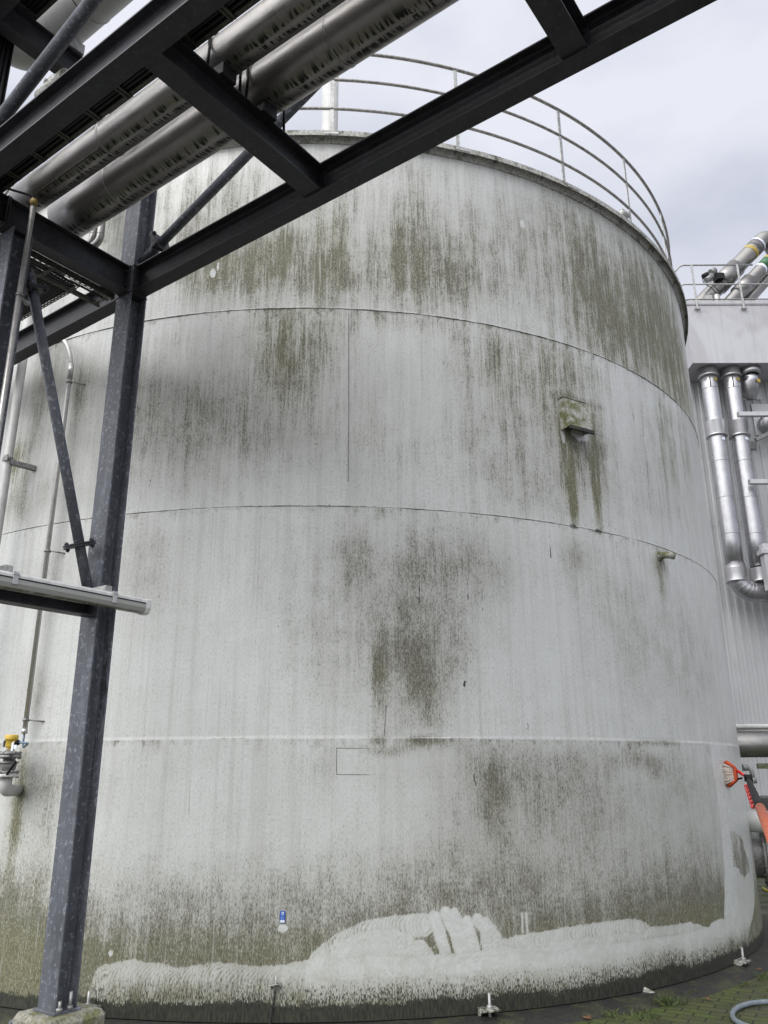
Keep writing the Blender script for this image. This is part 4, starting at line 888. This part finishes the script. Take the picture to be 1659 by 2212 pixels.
m_ = MB(); m_.cyl(cx_+al*.06, cx_+al*.085, .022, 8); m_.cyl(cx_+al*.085, cx_+al*.10, .014, 8); m_.build('cable_gland', M['black'], t)
m_ = MB(); m_.box(Vector((ax.x, ax.y, z2_+h_*.38))+ou*.041+al*-.03, al*.008, ou*.004, Z*.026, .001); m_.build('nameplate', M['dark'], hd)
m_ = MB(); m_.box(Vector((ax.x, ax.y, z2_+.02))+ou*.03+al*.055, al*.012, ou*.002, Z*.035, .001); m_.box(Vector((ax.x, ax.y, z2_+.02))+ou*.03+al*.088, al*.016, ou*.002, Z*.014, .001); m_.build('tag', M['whitelabel'], t)
m_ = MB(); pa = Vector((ax.x, ax.y, zz_at(3018)))+al*.075+ou*.06; pb = Vector((ax.x, ax.y, zz_at(3098)))+al*.07+ou*.06
m_.tube(fillet([pa, pa+al*.07-Z*.06, pb+al*.075+Z*.09, pb], .08, 10), .010, 10); m_.build('bonding_lead', M['black'], t)
m_ = MB(); e_ = tank_pt(base_s, zlow, .09); m_.tube(fillet([cx_+al*.095, cx_+al*.2-Z*.005, e_-Z*.12, e_+Z*.02], .07, 10), .009, 10)
tag(m_.build('blue_cable', M['bluecable']), 'short blue cable from the yellow transmitter up into the thin conduit', 'cable')

# ------------------------------------------------------------------ top left, upper level of the rack
Wv, Wr, Wz = .90, .205, UZB+RH+.12+.205
W_lab = 'pale wide insulated pipe of the upper level, top left'
t = thing('insulated_pipe', W_lab, 'pipe', RP(0, Wv, Wz), 'insulated pipes along the rack')
jacket('pipe_jacket', fillet(seg(RP(7.5, Wv, Wz), RP(-.55, Wv, Wz), 20) + [RP(-.55, Wv+1.5, Wz)], .42, 14), Wr, M['whitepipe'], t)
for j in (.33, 2.2): m_ = MB(); band(m_, RP(j, Wv, Wz), U, Wr, .012, .004); m_.build('jacket_joint', M['clad_clean'], t)
m_ = MB()
for u_ in (C1U,): m_.box(RP(u_+.02, Wv-.05, UZB+RH+.055), U*.06, V*.10, Z*.052, .004); m_.box(RP(u_+.35, Wv-.28, UZB+RH+.04), U*.03, V*.06, Z*.045, .003)
m_.build('support_shoe', M['galv'], t)
t = thing('cable_ladder', 'black upper-level cable ladder between pale pipe and corner beam', 'cable ladder', RP(0, 1.3, UZB+RH))
for v_ in (1.17, 1.44):
    m_ = MB(); m_.box(RP(3.2, v_, UZB+RH+.05), U*4.2, V*.0015, Z*.035); m_.box(RP(3.2, v_+.014, UZB+RH+.015), U*4.2, V*.014, Z*.0015); m_.build('side_rail', M['tray'], t)
m_ = MB()
for k in range(-2, 24):
    for d in (-.014, .014): m_.box(RP(.40+.312*k+d, 1.305, UZB+RH+.012), U*.008, V*.13, Z*.006)
    m_.box(RP(.40+.312*k, 1.305, UZB+RH+.017), U*.014, V*.13, Z*.001); m_.mark()
m_.each('rung', M['tray'], t)
m_ = MB()
for k in range(8): m_.tube([RP(u_, 1.195+k*.031, UZB+RH+.035+rng.normal(0, .002)) for u_ in np.arange(-1, 7.4, .5)], .014, 8)
m_.box(RP(3.2, 1.305, UZB+RH+.07), U*4.2, V*.13, Z*.002); m_.build('cables', M['dark'], t)
e0 = at_u(46, 187, -.16); q_ = e0-RO; ve = q_.dot(V)
t = thing('cable_riser', 'black vertical cable riser at the left edge, under the upper cross beam', 'cable riser', RP(-.16, ve+.15, 6))
m_ = MB(); m_.box(RP(-.16, ve+.16, 6.6), V*.155, U*.012, Z*1.0); m_.box(RP(-.145, ve+.004, 6.6), V*.004, U*.03, Z*1.0); m_.build('side_rail', M['dark'], t)
m_ = MB()
for k in range(8): m_.tube([RP(-.13, ve+.035+k*.035, z_) for z_ in (5.6, 6.6, 7.6)], .013, 8)
m_.build('cables', M['dark'], t)
# hanger bracket and old pipe end below the pale pipe
p = at_v(195, 330, 1.2); t = thing('pipe_hanger', 'pale bolted pipe hanger with brown pipe stub, top left', 'hanger', p)
m_ = MB(); m_.box(p, U*.06, V*.012, Z*.04, .004); m_.cyl(p+V*.012, p+V*.035, .014, 8); m_.build('plate', M['galv'], t)
m_ = MB(); m_.tube([p-Z*.10-U*.08, p-Z*.09+U*.25], .055, 18); m_.build('pipe_stub', M['curb'], t)
# lagged twin pipes on the tank wall, seen past the thick pipe
t = thing('lagged_pipe_bend', 'pale lagged twin pipe bend on the tank wall beside the column', 'pipe', on_tank(395, 940, .2))
for x_ in (370, 398):
    s_, z_ = tank_sz(x_, 968, TR+.2); m_ = MB(); m_.tube(fillet([tank_pt(s_, z_+1.2, .2), tank_pt(s_, z_, .2), tank_pt(s_-.14, z_-.05, .2)], .09, 8), .037, 16)
    band(m_, tank_pt(s_, z_+.09, .2), Z, .037, .008, .002, 16); m_.build('pipe', M['clad_clean'], t)
# white stack behind the railing
p = at_y(1318, 530, 12.2); t_top = at_y(1318, 250, 12.2)
t = thing('vent_stack', 'pale round vent stack rising from the tank roof behind the railing', 'stack', (p.x, 12.2, ZT+.3))
m_ = MB(); m_.cyl((p.x, 12.2, ZT+.2), (p.x, 12.2, t_top.z+1.5), .155, 32); m_.build('stack', M['whitepipe'], t)
m_ = MB(); band(m_, (p.x, 12.2, ZT+1.2), Z, .155, .03, .006); m_.build('collar', M['whitepipe'], t)

# ------------------------------------------------------------------ right: plant building
BY = 18.5; WY = 19.6
bx0 = at_y(2738, 1205, BY).x; zt0 = at_y(2738, 1205, BY).z; zb0 = at_y(2772, 1452, BY).z
bld = thing('plant_building', 'pale corrugated plant building with boxed parapet, right of the tank', 'building', (12, WY, 0))
m_ = MB(); x = bx0-5.0; pts = []
while x < 24:                                     # trapezoidal sheet
    pts += [(x, 0), (x+.10, 0), (x+.118, -.028), (x+.182, -.028)]; x += .20
vs = [(a, WY+b_, z_) for a, b_ in pts for z_ in (.0, zb0+.1)]
m_.add(vs, [(2*i, 2*i+2, 2*i+3, 2*i+1) for i in range(len(pts)-1)]); m_.build('wall', M['wall'], bld)
m_ = MB(); m_.box((15, WY+4, zb0/2), (13, 0, 0), (0, 3.9, 0), (0, 0, zb0/2)); m_.build('hall', M['wall'], bld)
m_ = MB(); m_.box((15, WY-.02, .10), (13, 0, 0), (0, .10, 0), (0, 0, .18)); m_.build('brick_base', M['brick'], bld)
m_ = MB(); m_.box(((bx0+25)/2, (BY+WY+3)/2, (zt0+zb0)/2), ((25-bx0)/2, 0, 0), (0, (WY+3-BY)/2, 0), (0, 0, (zt0-zb0)/2)); m_.build('parapet_box', M['box'], bld)
m_ = MB(); m_.box(((bx0+25)/2-.02, (BY+WY+3)/2, zt0-.05), ((25.1-bx0)/2, 0, 0), (0, (WY+3.06-BY)/2, 0), (0, 0, .055), .006); m_.box(((bx0+25)/2-.01, BY-.012, zt0-.115), ((25-bx0)/2, 0, 0), (0, .008, 0), (0, 0, .008)); m_.build('coping', M['box'], bld)
m_ = MB()
for z_ in (at_y(2760, 1590, WY).z, at_y(2800, 1830, WY).z, at_y(2850, 2090, WY).z, at_y(2870, 2355, WY).z, at_y(3000, 2920, WY).z):
    for k in range(70): m_.cyl((bx0-2+k*.20+.15, WY-.028, z_), (bx0-2+k*.20+.15, WY-.036, z_), .011, 8)
m_.build('screws', M['cast'], bld)
m_ = MB(); zz_ = at_y(2850, 2105, WY).z; m_.box((15, WY-.031, zz_), (13, 0, 0), (0, .002, 0), (0, 0, .004)); zz_ = at_y(3000, 2927, WY).z; m_.box((15, WY-.031, zz_), (13, 0, 0), (0, .002, 0), (0, 0, .006)); m_.build('sheet_lap', M['under'], bld)
m_ = MB(); zz_ = at_y(2990, 1560, WY).z; xx_ = at_y(2990, 1560, WY).x; m_.box((xx_, WY-.036, zz_), (.36, 0, 0), (0, .004, 0), (0, 0, .30)); p = at_y(3072, 1680, WY); m_.box((p.x+.1, WY-.038, p.z), (.5, 0, 0), (0, .004, 0), (0, 0, .45)); m_.build('flashing', M['sheetpatch'], bld)
# rail on the roof edge
t = thing('guard_rail', 'galvanised guard rail with sloped end on the building parapet', 'railing', (bx0, BY, zt0))
y_ = BY-.03
ztp = at_y(2900, 1060, y_).z; zmd = at_y(2900, 1137, y_).z; zlw = at_y(2900, 1197, y_).z
xe = at_y(2694, 1090, y_).x; x1_ = at_y(2722, 1060, y_).x
m_ = MB(); m_.tube(fillet([(xe, y_+.0, at_y(2695, 1092, y_).z), (x1_, y_, ztp), (at_y(3010, 1060, y_).x, y_, ztp)], .12), .024, 12); m_.build('rail', M['galv'], t)
m_ = MB(); m_.tube(fillet([(at_y(2705, 1162, y_).x, y_, at_y(2705, 1162, y_).z), (at_y(2726, 1137, y_).x, y_, zmd), (24, y_, zmd)], .12), .020, 12); m_.build('rail', M['galv'], t)
m_ = MB(); m_.tube(fillet([(at_y(2720, 1210, y_).x, y_, at_y(2720, 1212, y_).z), (at_y(2745, 1197, y_).x, y_, zlw), (24, y_, zlw)], .12), .018, 12); m_.build('kick_rail', M['railtube'], t)
for xs_ in (at_y(2776, 1140, y_).x, at_y(2960, 1140, y_).x, at_y(2960, 1140, y_).x+1.5):
    m_ = MB(); m_.box((xs_, y_-.01, (ztp+zt0-.25)/2), (.024, 0, 0), (0, .02, 0), (0, 0, (ztp-zt0+.25)/2), .004); m_.box((xs_, y_-.02, zt0-.26), (.075, 0, 0), (0, .03, 0), (0, 0, .008)); m_.build('post', M['galv'], t)
# vertical ducts under the parapet
yd = BY+.35
def vduct(label, xt, yt, xb, yb, tail):
    a = at_y(xt, yt, yd); bq = at_y(xb, yb, yd); x = (a.x+bq.x)/2
    t = thing('insulated_duct', label, 'duct', (x, yd, bq.z), 'vertical metal ducts below the parapet')
    r = .205
    top = zb0+.05
    pth = [Vector((x, yd, top)), Vector((x, yd, bq.z+.45)), Vector((x, yd, bq.z+.42))]
    jacket('duct_pipe', seg((x, yd, top), (x, yd, bq.z+.2), 8), r, M['duct'], t)
    for z0, z1 in ((at_y(xt, 1512, yd).z, zb0-.01), (at_y(xt+30, 1750, yd).z, at_y(xt+30, 1690, yd).z), (at_y(xb, 2330, yd).z, at_y(xb, 2275, yd).z)):
        m_ = MB(); m_.lathe((x, yd, z0), Z, [(0, r), (0, r+.05), (.04, r+.055), (.045, r+.045), (z1-z0, r+.045), (z1-z0, r)], 36); m_.build('collar', M['duct'], t)
    m_ = MB()
    for y in (1560, 1850, 1995, 2140): m_.lathe((x, yd, at_y((xt+xb)/2, y, yd).z), Z, [(0, r), (.0, r+.004), (.012, r+.004), (.012, r)], 36); m_.mark()
    m_.each('joint_ring', M['cast'], t)
    m_ = MB(); zl_ = at_y(xt+20, 1540, yd).z; m_.box((x-.06, yd-r-.003, zl_), (.012, 0, 0), (0, .004, 0), (0, 0, .13)); m_.build('slot', M['dark'], t)
    m_ = MB(); m_.box((x+.10, yd-r*.90, at_y(xt+20, 1528, yd).z), (.045, .03, 0), (0, .004, 0), (0, 0, .035)); m_.build('warning_label', M['yband'], t)
    m_ = MB(); m_.box((x+.07, yd-r*.97, at_y(xt+20, 1766, yd).z), (.05, .02, 0), (0, .004, 0), (0, 0, .035)); m_.build('paper_label', M['whitelabel'], t)
    if tail:
        c = Vector((x, yd, bq.z)); cs = [(0, .22), (0, .0)]
        jacket('elbow', [c+Z*.25] + arc(c+Vector((.42, 0, 0)), (-1, 0, 0), (0, 0, -1), .42, 0, PI/2, 7) + [c+Vector((3.5, 0, -.42))], r+.025, M['duct'], t)
        m_ = MB()
        for k in range(1, 7):
            a_ = k*PI/14; dv = Vector((math.sin(a_), 0, -math.cos(a_))); pc = c+Vector((.42, 0, 0))+Vector((-math.cos(a_), 0, -math.sin(a_)))*.42; m_.lathe(pc, dv, [(0, r+.02), (0, r+.031), (.012, r+.031), (.012, r+.02)], 36); m_.mark()
        m_.lathe(c+Vector((.62, 0, -.42)), (1, 0, 0), [(0, r+.02), (0, r+.05), (.35, r+.05), (.35, r+.02)], 36); m_.mark(); m_.lathe(c+Vector((1.05, 0, -.42)), (1, 0, 0), [(0, r+.02), (0, r+.07), (1.5, r+.07), (1.5, r+.02)], 36)
        m_.each('elbow_band', M['duct'], t)
vduct('left vertical metal duct under the parapet, turning into a bend at its foot', 2826, 1500, 2952, 2300, True)
vduct('right vertical metal duct under the parapet, beside the short capped elbow', 2919, 1500, 3046, 2300, False)
p = at_y(2996, 1460, yd); t = thing('duct_elbow', 'short capped metal elbow hanging under the parapet with an orange label', 'duct', p)
jacket('elbow', [Vector((p.x, yd, zb0+.05)), Vector((p.x, yd, zb0-.25))] + arc((p.x-.02, yd+.4, zb0-.3), (0, -1, 0), (0, 0, -1), .4, 0, 1.1, 6), .20, M['duct'], t)
m_ = MB(); m_.lathe((p.x, yd, zb0-.17), Z, [(0, .2), (0, .235), (.03, .26), (.16, .265), (.16, .2)], 36); m_.build('collar', M['duct'], t)
m_ = MB(); m_.box((p.x+.09, yd-.19, zb0-.42), (.05, .02, 0), (0, .004, 0), (0, 0, .05)); m_.build('warning_label', M['yband'], t)
# brackets on the wall
for lab, x_, y_, ln, zz2 in (('upper square steel arm projecting in front of the right duct', 2952, 1658, 4, 0), ('middle square steel arm projecting in front of the right duct', 2997, 1928, 4, 0)):
    p = at_y(x_, y_, yd-.45); m_ = MB(); m_.box((p.x+2, yd-.45, p.z), (2, 0, 0), (0, .055, 0), (0, 0, .055), .006)
    t = thing('support_arm', lab, 'support arm', p, 'square steel arms by the ducts'); m_.build('arm', M['box'], t)
    m_ = MB(); m_.box((p.x+.002, yd-.45, p.z), (.006, 0, 0), (0, .058, 0), (0, 0, .058)); m_.build('end_cap', M['galv'], t)
p = at_y(3045, 2200, yd-.5); t = thing('cable_duct', 'pale boxed cable duct at the right edge below the square arms', 'duct box', p); m_ = MB(); m_.box((p.x+.5, yd-.5, at_y(3050, 2270, yd-.5).z), (.5, 0, 0), (0, .12, 0), (0, 0, .55), .01); m_.box((p.x+.5, yd-.5, at_y(3045, 2210, yd-.5).z), (.55, 0, 0), (0, .15, 0), (0, 0, .06), .01); m_.build('duct', M['box'], t)
p = at_y(3022, 1760, WY-.3); t = thing('support_arm', 'dark grey bracket arm on the wall between the two pale square arms', 'support arm', p, 'square steel arms by the ducts'); m_ = MB(); m_.bar(p, p+Vector((1.2, -.2, .55)), (0, 1, 0), .1, .1, .005); m_.box(p+Vector((.0, .24, -.05)), (.12, 0, 0), (0, .02, 0), (0, 0, .1)); m_.build('arm', M['cast'], t)
p = at_y(3072, 1690, WY-.25); t = thing('wall_duct', 'round metal wall duct disappearing at the right edge', 'duct', p); m_ = MB(); m_.lathe((p.x+.05, WY-.05, p.z), (0, -1, 0), [(0, .25), (.35, .25), (.35, .20), (.8, .20), (.8, 0)], 32); m_.build('duct_pipe', M['duct'], t)
# roof pipes
def rpipe(label, pa, pb, r, ya, yb, extra=None, turn=False):
    a = at_y(*pa, ya); bq = at_y(*pb, yb); d = (bq-a).normalized(); t = thing('roof_pipe', label, 'pipe', a, 'metal pipes on the plant roof')
    path = seg(a-d*1.5, bq, 8)
    if turn: path = fillet(path + [bq+Vector((.9, .3, -1.6))], .35, 8)
    jacket('pipe_jacket', path, r, M['clad_clean'], t); return a, bq, d, t
a, bq, d, t = rpipe('uppermost metal roof pipe with grey and yellow bands, bending down at the right', (2830, 1190), (3064, 945), .24, BY+1.5, BY+1.5, turn=True)
L_ = (bq-a).length
for f_, wd, mt in ((.70, .12, 'yband'), (.765, .22, 'grband'), (.835, .07, 'whitelabel'), (.34, .04, 'clad_clean')):
    m_ = MB(); m_.lathe(a+d*L_*f_, d, [(0, .238), (0, .244+(.02 if mt == 'clad_clean' else 0)), (wd, .244+(.02 if mt == 'clad_clean' else 0)), (wd, .238)], 36); m_.build('colour_band', M[mt], t)
m_ = MB(); c = a+d*L_*.18; m_.lathe(c, d, [(0, .24), (0, .275), (.85, .275), (.85, .24)], 36); m_.build('valve_jacket', M['clad_clean'], t)
a, bq, d, t = rpipe('middle metal roof pipe with green and yellow bands', (2935, 1190), (3078, 1040), .17, BY+1.2, BY+1.2)
L_ = (bq-a).length
for f_, wd, mt in ((.95, .10, 'yband'), (.80, .26, 'green'), (.74, .07, 'whitelabel')):
    m_ = MB(); m_.lathe(a+d*L_*f_, d, [(0, .168), (0, .174), (wd, .174), (wd, .168)], 36); m_.build('colour_band', M[mt], t)
m_ = MB(); m_.lathe(a+d*L_*.10, d, [(0, .17), (0, .215), (L_*.35, .215), (L_*.35, .17)], 36); m_.build('valve_jacket', M['clad_clean'], t)
rpipe('lower plain metal roof pipe at the right edge', (3010, 1180), (3090, 1090), .17, BY+1.6, BY+1.6)
# actuator on the roof pipe
p = at_y(2845, 1103, BY+1.1); t = thing('valve_actuator', 'dark valve actuator with looping cables before the uppermost roof pipe', 'actuator', p)
dd = Vector((.75, .2, .55)).normalized()
m_ = MB(); m_.tube([p-dd*.22-Z*.06, p+dd*.02], .085, 14); m_.tube([p+dd*.0+Z*.10, p+dd*.16+Z*.10], .10, 16); m_.build('body', M['cast'], t)
m_ = MB(); m_.tube([p-dd*.2+Z*.06-Vector((.08, 0, 0)), p-dd*.05+Z*.06-Vector((.08, 0, 0))], .08, 10); m_.box(p+Vector((.25, .1, .02)), (.14, 0, 0), (0, .1, 0), (0, 0, .10), .02); m_.build('motor', M['black'], t)
m_ = MB(); m_.tube(arc(p+Vector((.26, .0, -.28)), (1, 0, 0), (0, 0, 1), .22, 0, 2*PI, 24), .014, 8); m_.tube(fillet([p+Vector((-.25, 0, 0)), p+Vector((-.26, 0, -.25)), p+Vector((0, 0, -.40)), p+Vector((.1, 0, -.75)), p+Vector((.33, 0, -1.0))], .2), .012, 8); m_.build('cable', M['dark'], t)
p = at_y(2868, 1195, BY+.9); t = thing('junction_pot', 'small round metal pot on the roof edge below the actuator', 'pot', p); m_ = MB(); m_.lathe(p-Z*.2, Z, [(0, .08), (.3, .08), (.33, .05), (.36, 0)], 18); m_.box(p+Vector((-.22, .1, .0)), (.1, 0, 0), (0, .1, 0), (0, 0, .12)); m_.build('pot', M['galv'], t)

# ------------------------------------------------------------------ right edge, between tank and building
yp = 11.4
pl_, pr_ = at_y(2962, 2930, yp), at_y(2962, 3030, yp); rp_ = (pl_.z-pr_.z)/2; zc_ = (pl_.z+pr_.z)/2
t = thing('insulated_pipe', 'large shiny horizontal pipe leaving the tank behind its right edge', 'pipe', (4.6, yp, zc_), 'insulated pipes along the rack')
del t['group']
jacket('pipe_jacket', seg((4.2, yp, zc_), (9.5, yp, zc_), 6), rp_, M['clad_clean'], t)
m_ = MB(); m_.lathe((at_y(3068, 2970, yp).x, yp, zc_), (1, 0, 0), [(0, rp_), (0, rp_+.006), (.02, rp_+.006), (.02, rp_)], 36); m_.build('jacket_joint', M['cast'], t)
p = at_y(2960, 2906, 12.4); t = thing('handrail_tube', 'pale double tube running along the wall above the large shiny pipe', 'tube', p); m_ = MB(); m_.cyl((4.0, 12.4, p.z), (9.5, 12.4, p.z), .036, 14); m_.build('upper_tube', M['white'], t); m_ = MB(); m_.cyl((4.0, 12.4, p.z-.07), (9.5, 12.4, p.z-.07), .034, 14); m_.build('lower_tube', M['cast'], t)
q = on_tank(2972, 3072, 0); pe = at_y(2985, 3070, 10.6)
m_ = MB(); m_.tube(fillet([pe-Vector((.25, -.1, 0)), pe+Vector((.06, 0, 0)), at_y(3014, 3122, 10.6)], .08), .026, 12); m_.cyl(pe-Vector((.05, 0, 0)), pe+Vector((.01, 0, 0)), .04, 8); p3 = at_y(3013, 3110, 10.6); m_.cyl(p3, p3-Z*.07, .04, 8)
child(m_.build('pipe_bend', M['cast']), tank)
p = at_y(3032, 3066, 12.6); t = thing('concrete_shelf', 'mossy slab shelf sticking in from the right edge under the large pipe', 'slab', p); m_ = MB(); m_.prism([(p.x, 12.6, p.z-.03), (p.x+3, 12.6, p.z-.03), (p.x+3, 13.9, p.z-.03), (p.x+.55, 13.9, p.z-.03)], (0, 0, 1), .075); m_.build('slab', M['slab'], t)
# flanged nozzle and manway on the shell just round the corner
sN, zN = TR*math.radians(64.5), at_y(3025, 3280, 10.0).z; ou, al = tank_frame(sN); p = tank_pt(sN, zN, 0)
m_ = MB(); m_.cyl(p-ou*.05, p+ou*.27, .115, 24); nz = m_.build('nozzle', M['whitepipe'], tank)
m_ = MB(); m_.lathe(p+ou*.27, ou, [(0, 0), (0, .19), (.035, .19), (.035, 0)], 28); m_.lathe(p+ou*.31, ou, [(0, 0), (0, .19), (.035, .19), (.035, 0)], 28); m_.build('flange', M['cast'], nz)
sM = TR*math.radians(68.5); zM = at_y(3040, 3420, 9.8).z; ou, al = tank_frame(sM); p = tank_pt(sM, zM, 0)
m_ = MB(); m_.lathe(p-ou*.08, ou, [(0, .27), (.2, .27)], 36); m_.lathe(p+ou*.10, ou, [(0, 0), (0, .36), (.028, .36), (.028, 0)], 40); m_.lathe(p+ou*.132, ou, [(0, 0), (0, .36), (.03, .36), (.03, 0)], 40); mw = m_.build('manway', M['cast'], tank)
m_ = MB()
for k in range(18):
    a_ = 2*PI*k/18; q = p+ou*.085+(al*math.cos(a_)+Z*math.sin(a_))*.325; m_.cyl(q, q+ou*.10, .011, 8); m_.cyl(q+ou*.075, q+ou*.10, .02, 6); m_.mark()
m_.each('bolt', M['galv'], mw)
m_ = MB(); q = p+ou*.16-al*.0; m_.tube(fillet([q+Z*.18, q+Z*.18+ou*.10, q-Z*.18+ou*.10, q-Z*.18], .05), .014, 10); m_.build('handle', M['white'], mw)
p = at_y(3064, 3195, 12.6); t = thing('pump_motor', 'grey motor block with black cable loop at the right edge', 'motor', p); m_ = MB(); m_.box(p+Vector((.25, 0, -.12)), (.28, 0, 0), (0, .2, 0), (0, 0, .16), .03); m_.build('housing', M['cast'], t); m_ = MB(); m_.tube(arc(p+Vector((.2, -.1, .12)), (1, 0, 0), (0, 0, 1), .18, .3, 2.9, 14), .02, 8); m_.build('cable', M['dark'], t)
p = at_y(3060, 3345, 11.5); t = thing('pump_casing', 'grey rounded pump casing behind the manway', 'pump', p); m_ = MB(); m_.lathe(p+Vector((.15, -.2, 0)), (0, 1, 0), [(0, 0), (0, .22), (.05, .26), (.3, .26), (.35, .2), (.35, 0)], 28); m_.build('casing', M['cast'], t)
p = at_y(3066, 3480, 12.5); t = thing('floor_channel', 'pale steel channel lying on the ground by the manway', 'channel', p); m_ = MB(); m_.box(p+Vector((.6, 0, 0)), (.7, 0, 0), (0, .06, 0), (0, 0, .05), .004); m_.build('channel', M['galv'], t)

# ------------------------------------------------------------------ brush on its pole
bs_, bz_ = tank_sz(2930, 3110); ou, al = tank_frame(bs_)
tip = at_d(2992, 3118, (on_tank(2930, 3110)-E0).length - .35); head = on_tank(2903, 3096) + tank_frame(tank_sz(2903, 3096)[0])[0]*.098
br = thing('brush_pole', 'orange telescopic pole with black neck and white orange brush scrubbing the tank', 'brush', head)
nrm = (on_tank(2903, 3096)-head).normalized(); sdv = nrm.cross(Z).normalized(); upv = sdv.cross(nrm).normalized()
if upv.z < 0: upv = -upv
brush_c = head
m_ = MB(); m_.box(brush_c, sdv*.04, upv*.064, nrm*.013, .006); m_.build('brush_block', M['orangebr'], br)
def bristles(name, mat, rows, spread, ln, seed):
    r_ = random.Random(seed); m_ = MB()
    for i in range(rows):
        f_ = -1+2*(i+.5)/rows
        for j in range(7):
            h_ = (-1+2*(j+.5)/7)
            b0 = brush_c + nrm*.012 + upv*.062*f_ + sdv*.045*h_
            dirn = (nrm + upv*f_*spread + sdv*h_*.5 + Vector((r_.gauss(0, .05), r_.gauss(0, .05), r_.gauss(0, .05)))).normalized()
            m_.tube([b0, b0+dirn*ln*(.9+.2*r_.random())], [.007, .013], 5)
    m_.build(name, mat, br)
bristles('bristles', M['bristle'], 15, .45, .094, 3)
m_ = MB(); rr_ = random.Random(8)
for f_ in (-1.0, -.9, .92, 1.0):
    for j in range(7):
        b0 = brush_c+upv*.066*f_+sdv*(-.045+.015*j); m_.tube([b0, b0+(nrm+upv*f_*.75).normalized()*.10], [.006, .010], 5)
m_.build('outer_bristles', M['orangebr'], br)
joint = at_d(2993, 3112, (tip-E0).length)
m_ = MB(); m_.tube([brush_c-nrm*.02+upv*.03, joint], .016, 10); m_.build('arm', M['red'], br)
m_ = MB(); m_.tube([brush_c-nrm*.01-upv*.05, (brush_c+joint)/2-upv*.02], .010, 8); m_.lathe(joint-Z*.035, Z, [(0, 0), (0, .04), (.07, .04), (.07, 0)], 14); m_.build('knuckle', M['black'], br)
far = at_d(3120, 3430, 3.6); d0 = (joint-E0).length
k1 = at_d(3042, 3235, 6.4); k0 = joint-Z*.02
m_ = MB(); dv = (k1-k0); m_.tube([k0+dv*i/12 for i in range(13)], [.023+.003*(i % 2)+.008*i/12 for i in range(13)], 16); m_.build('black_grip', M['black'], br)
end = k1 + dv.normalized()*3.2
m_ = MB(); m_.tube([k1-dv*.02, end], [.033, .033], 18); m_.build('pole', M['orange'], br)
m_ = MB(); sdn = dv.normalized().cross((k0-E0).normalized()).normalized()
if sdn.x > 0: sdn = -sdn
for i in range(7): q = k0+dv*(.22+.115*i)+sdn*.045; m_.lathe(q-dv.normalized()*.02, dv, [(0, .006), (.0, .015), (.03, .015), (.03, .006)], 10); m_.bar(q, q-sdn*.03, dv, .01, .02); m_.mark()
m_.each('hose_clip', M['red'], br)

# ------------------------------------------------------------------ ground things
p = [at_z(x, y, GZ+.02) for x, y in ((3120, 4005), (3010, 4010), (2950, 4028), (2925, 4055), (2940, 4085), (3000, 4110), (3100, 4135))]
m_ = MB(); m_.tube(fillet(p, .3, 6), .019, 14); tag(m_.build('water_hose', M['hose']), 'grey blue water hose looping over the mossy paving, bottom right', 'hose')
p = [at_z(x, y, GZ+.015) for x, y in ((3052, 3552), (3065, 3562), (3090, 3568))]; m_ = MB(); m_.tube(p, .018, 10); tag(m_.build('yellow_hose', M['yhose']), 'yellow hose lying on the paving behind the tank at the right edge', 'hose')
m_ = MB(); p = [at_z(x, y, -.02) for x, y in ((155, 4010), (130, 4040), (100, 4065), (40, 4090))]; m_.tube(fillet(p, .1), .012, 10); tag(m_.build('ground_cable', M['hose']), 'thin grey cable curling off the footing beside the column', 'cable')
# fallen leaves
lf = MB(); out = []
for i in range(12): a = 2*PI*i/12; r = .035*(1+.35*math.sin(a*3)+.15*math.sin(a*5)); out.append((r*math.cos(a)*1.4, r*math.sin(a), .004*math.cos(a*2)))
lf.prism(out, (0, 0, 1), .002); base_leaf = lf.build('leaf', M['leaf'])
where = [(2548, 4020, 'under the short drain stub'), (2335, 4066, 'nearest the middle bottom of the photo'), (2353, 4090, 'lowest of the brown leaves'), (3037, 3892, 'right of the last anchor bracket'), (2943, 3925, 'just below the last anchor bracket'), (2835, 4013, 'on the paving edge left of the hose'), (75, 4050, 'left of the column footing'), (40, 4070, 'in the bottom left corner')]
for i, (x, y, wz) in enumerate(where):
    o = base_leaf if i == 0 else base_leaf.copy()
    if i: C.objects.link(o)
    pz = at_z(x, y, -.07); o.location = (pz.x, pz.y, GZ+.02); o.rotation_euler = (rng.uniform(-.3, .3), rng.uniform(-.3, .3), rng.uniform(0, 6)); k = rng.uniform(.45, .75); o.scale = (k, k, k)
    tag(o, 'small brown fallen leaf ' + wz, 'leaf', 'fallen leaves by the tank')
# grass tufts along the plinth edge
m_ = MB(); r_ = random.Random(5)
def tuft(x, y, n, h):
    c = at_z(x, y, GZ)
    for i in range(n):
        b0 = c+Vector((r_.gauss(0, .05), r_.gauss(0, .03), 0)); ln = Vector((r_.gauss(0, .5), r_.gauss(0, .5), 1)).normalized()*h*r_.uniform(.4, 1.1); sd_ = Vector((r_.uniform(-1, 1), r_.uniform(-1, 1), 0)).normalized()*.0025
        md = b0+ln*.55; tp = b0+ln+Vector((ln.x, ln.y, -.02))*.5
        m_.add([b0-sd_, b0+sd_, md+sd_*.8, tp, md-sd_*.8], [(0, 1, 2, 3, 4)])
for i in range(46):
    f_ = r_.random(); x = 2230+f_*560; tuft(x, 4066-f_*98+r_.gauss(0, 10), 26, .06)
for x, y, n, h in ((2660, 4022, 110, .10), (2690, 4016, 80, .09), (2570, 4060, 60, .07), (2450, 4066, 60, .07), (3060, 3915, 70, .08), (2990, 3945, 40, .05), (2600, 4075, 40, .06)): tuft(x, y, n, h)
m_.build('grass', M['grass'], kind='stuff')
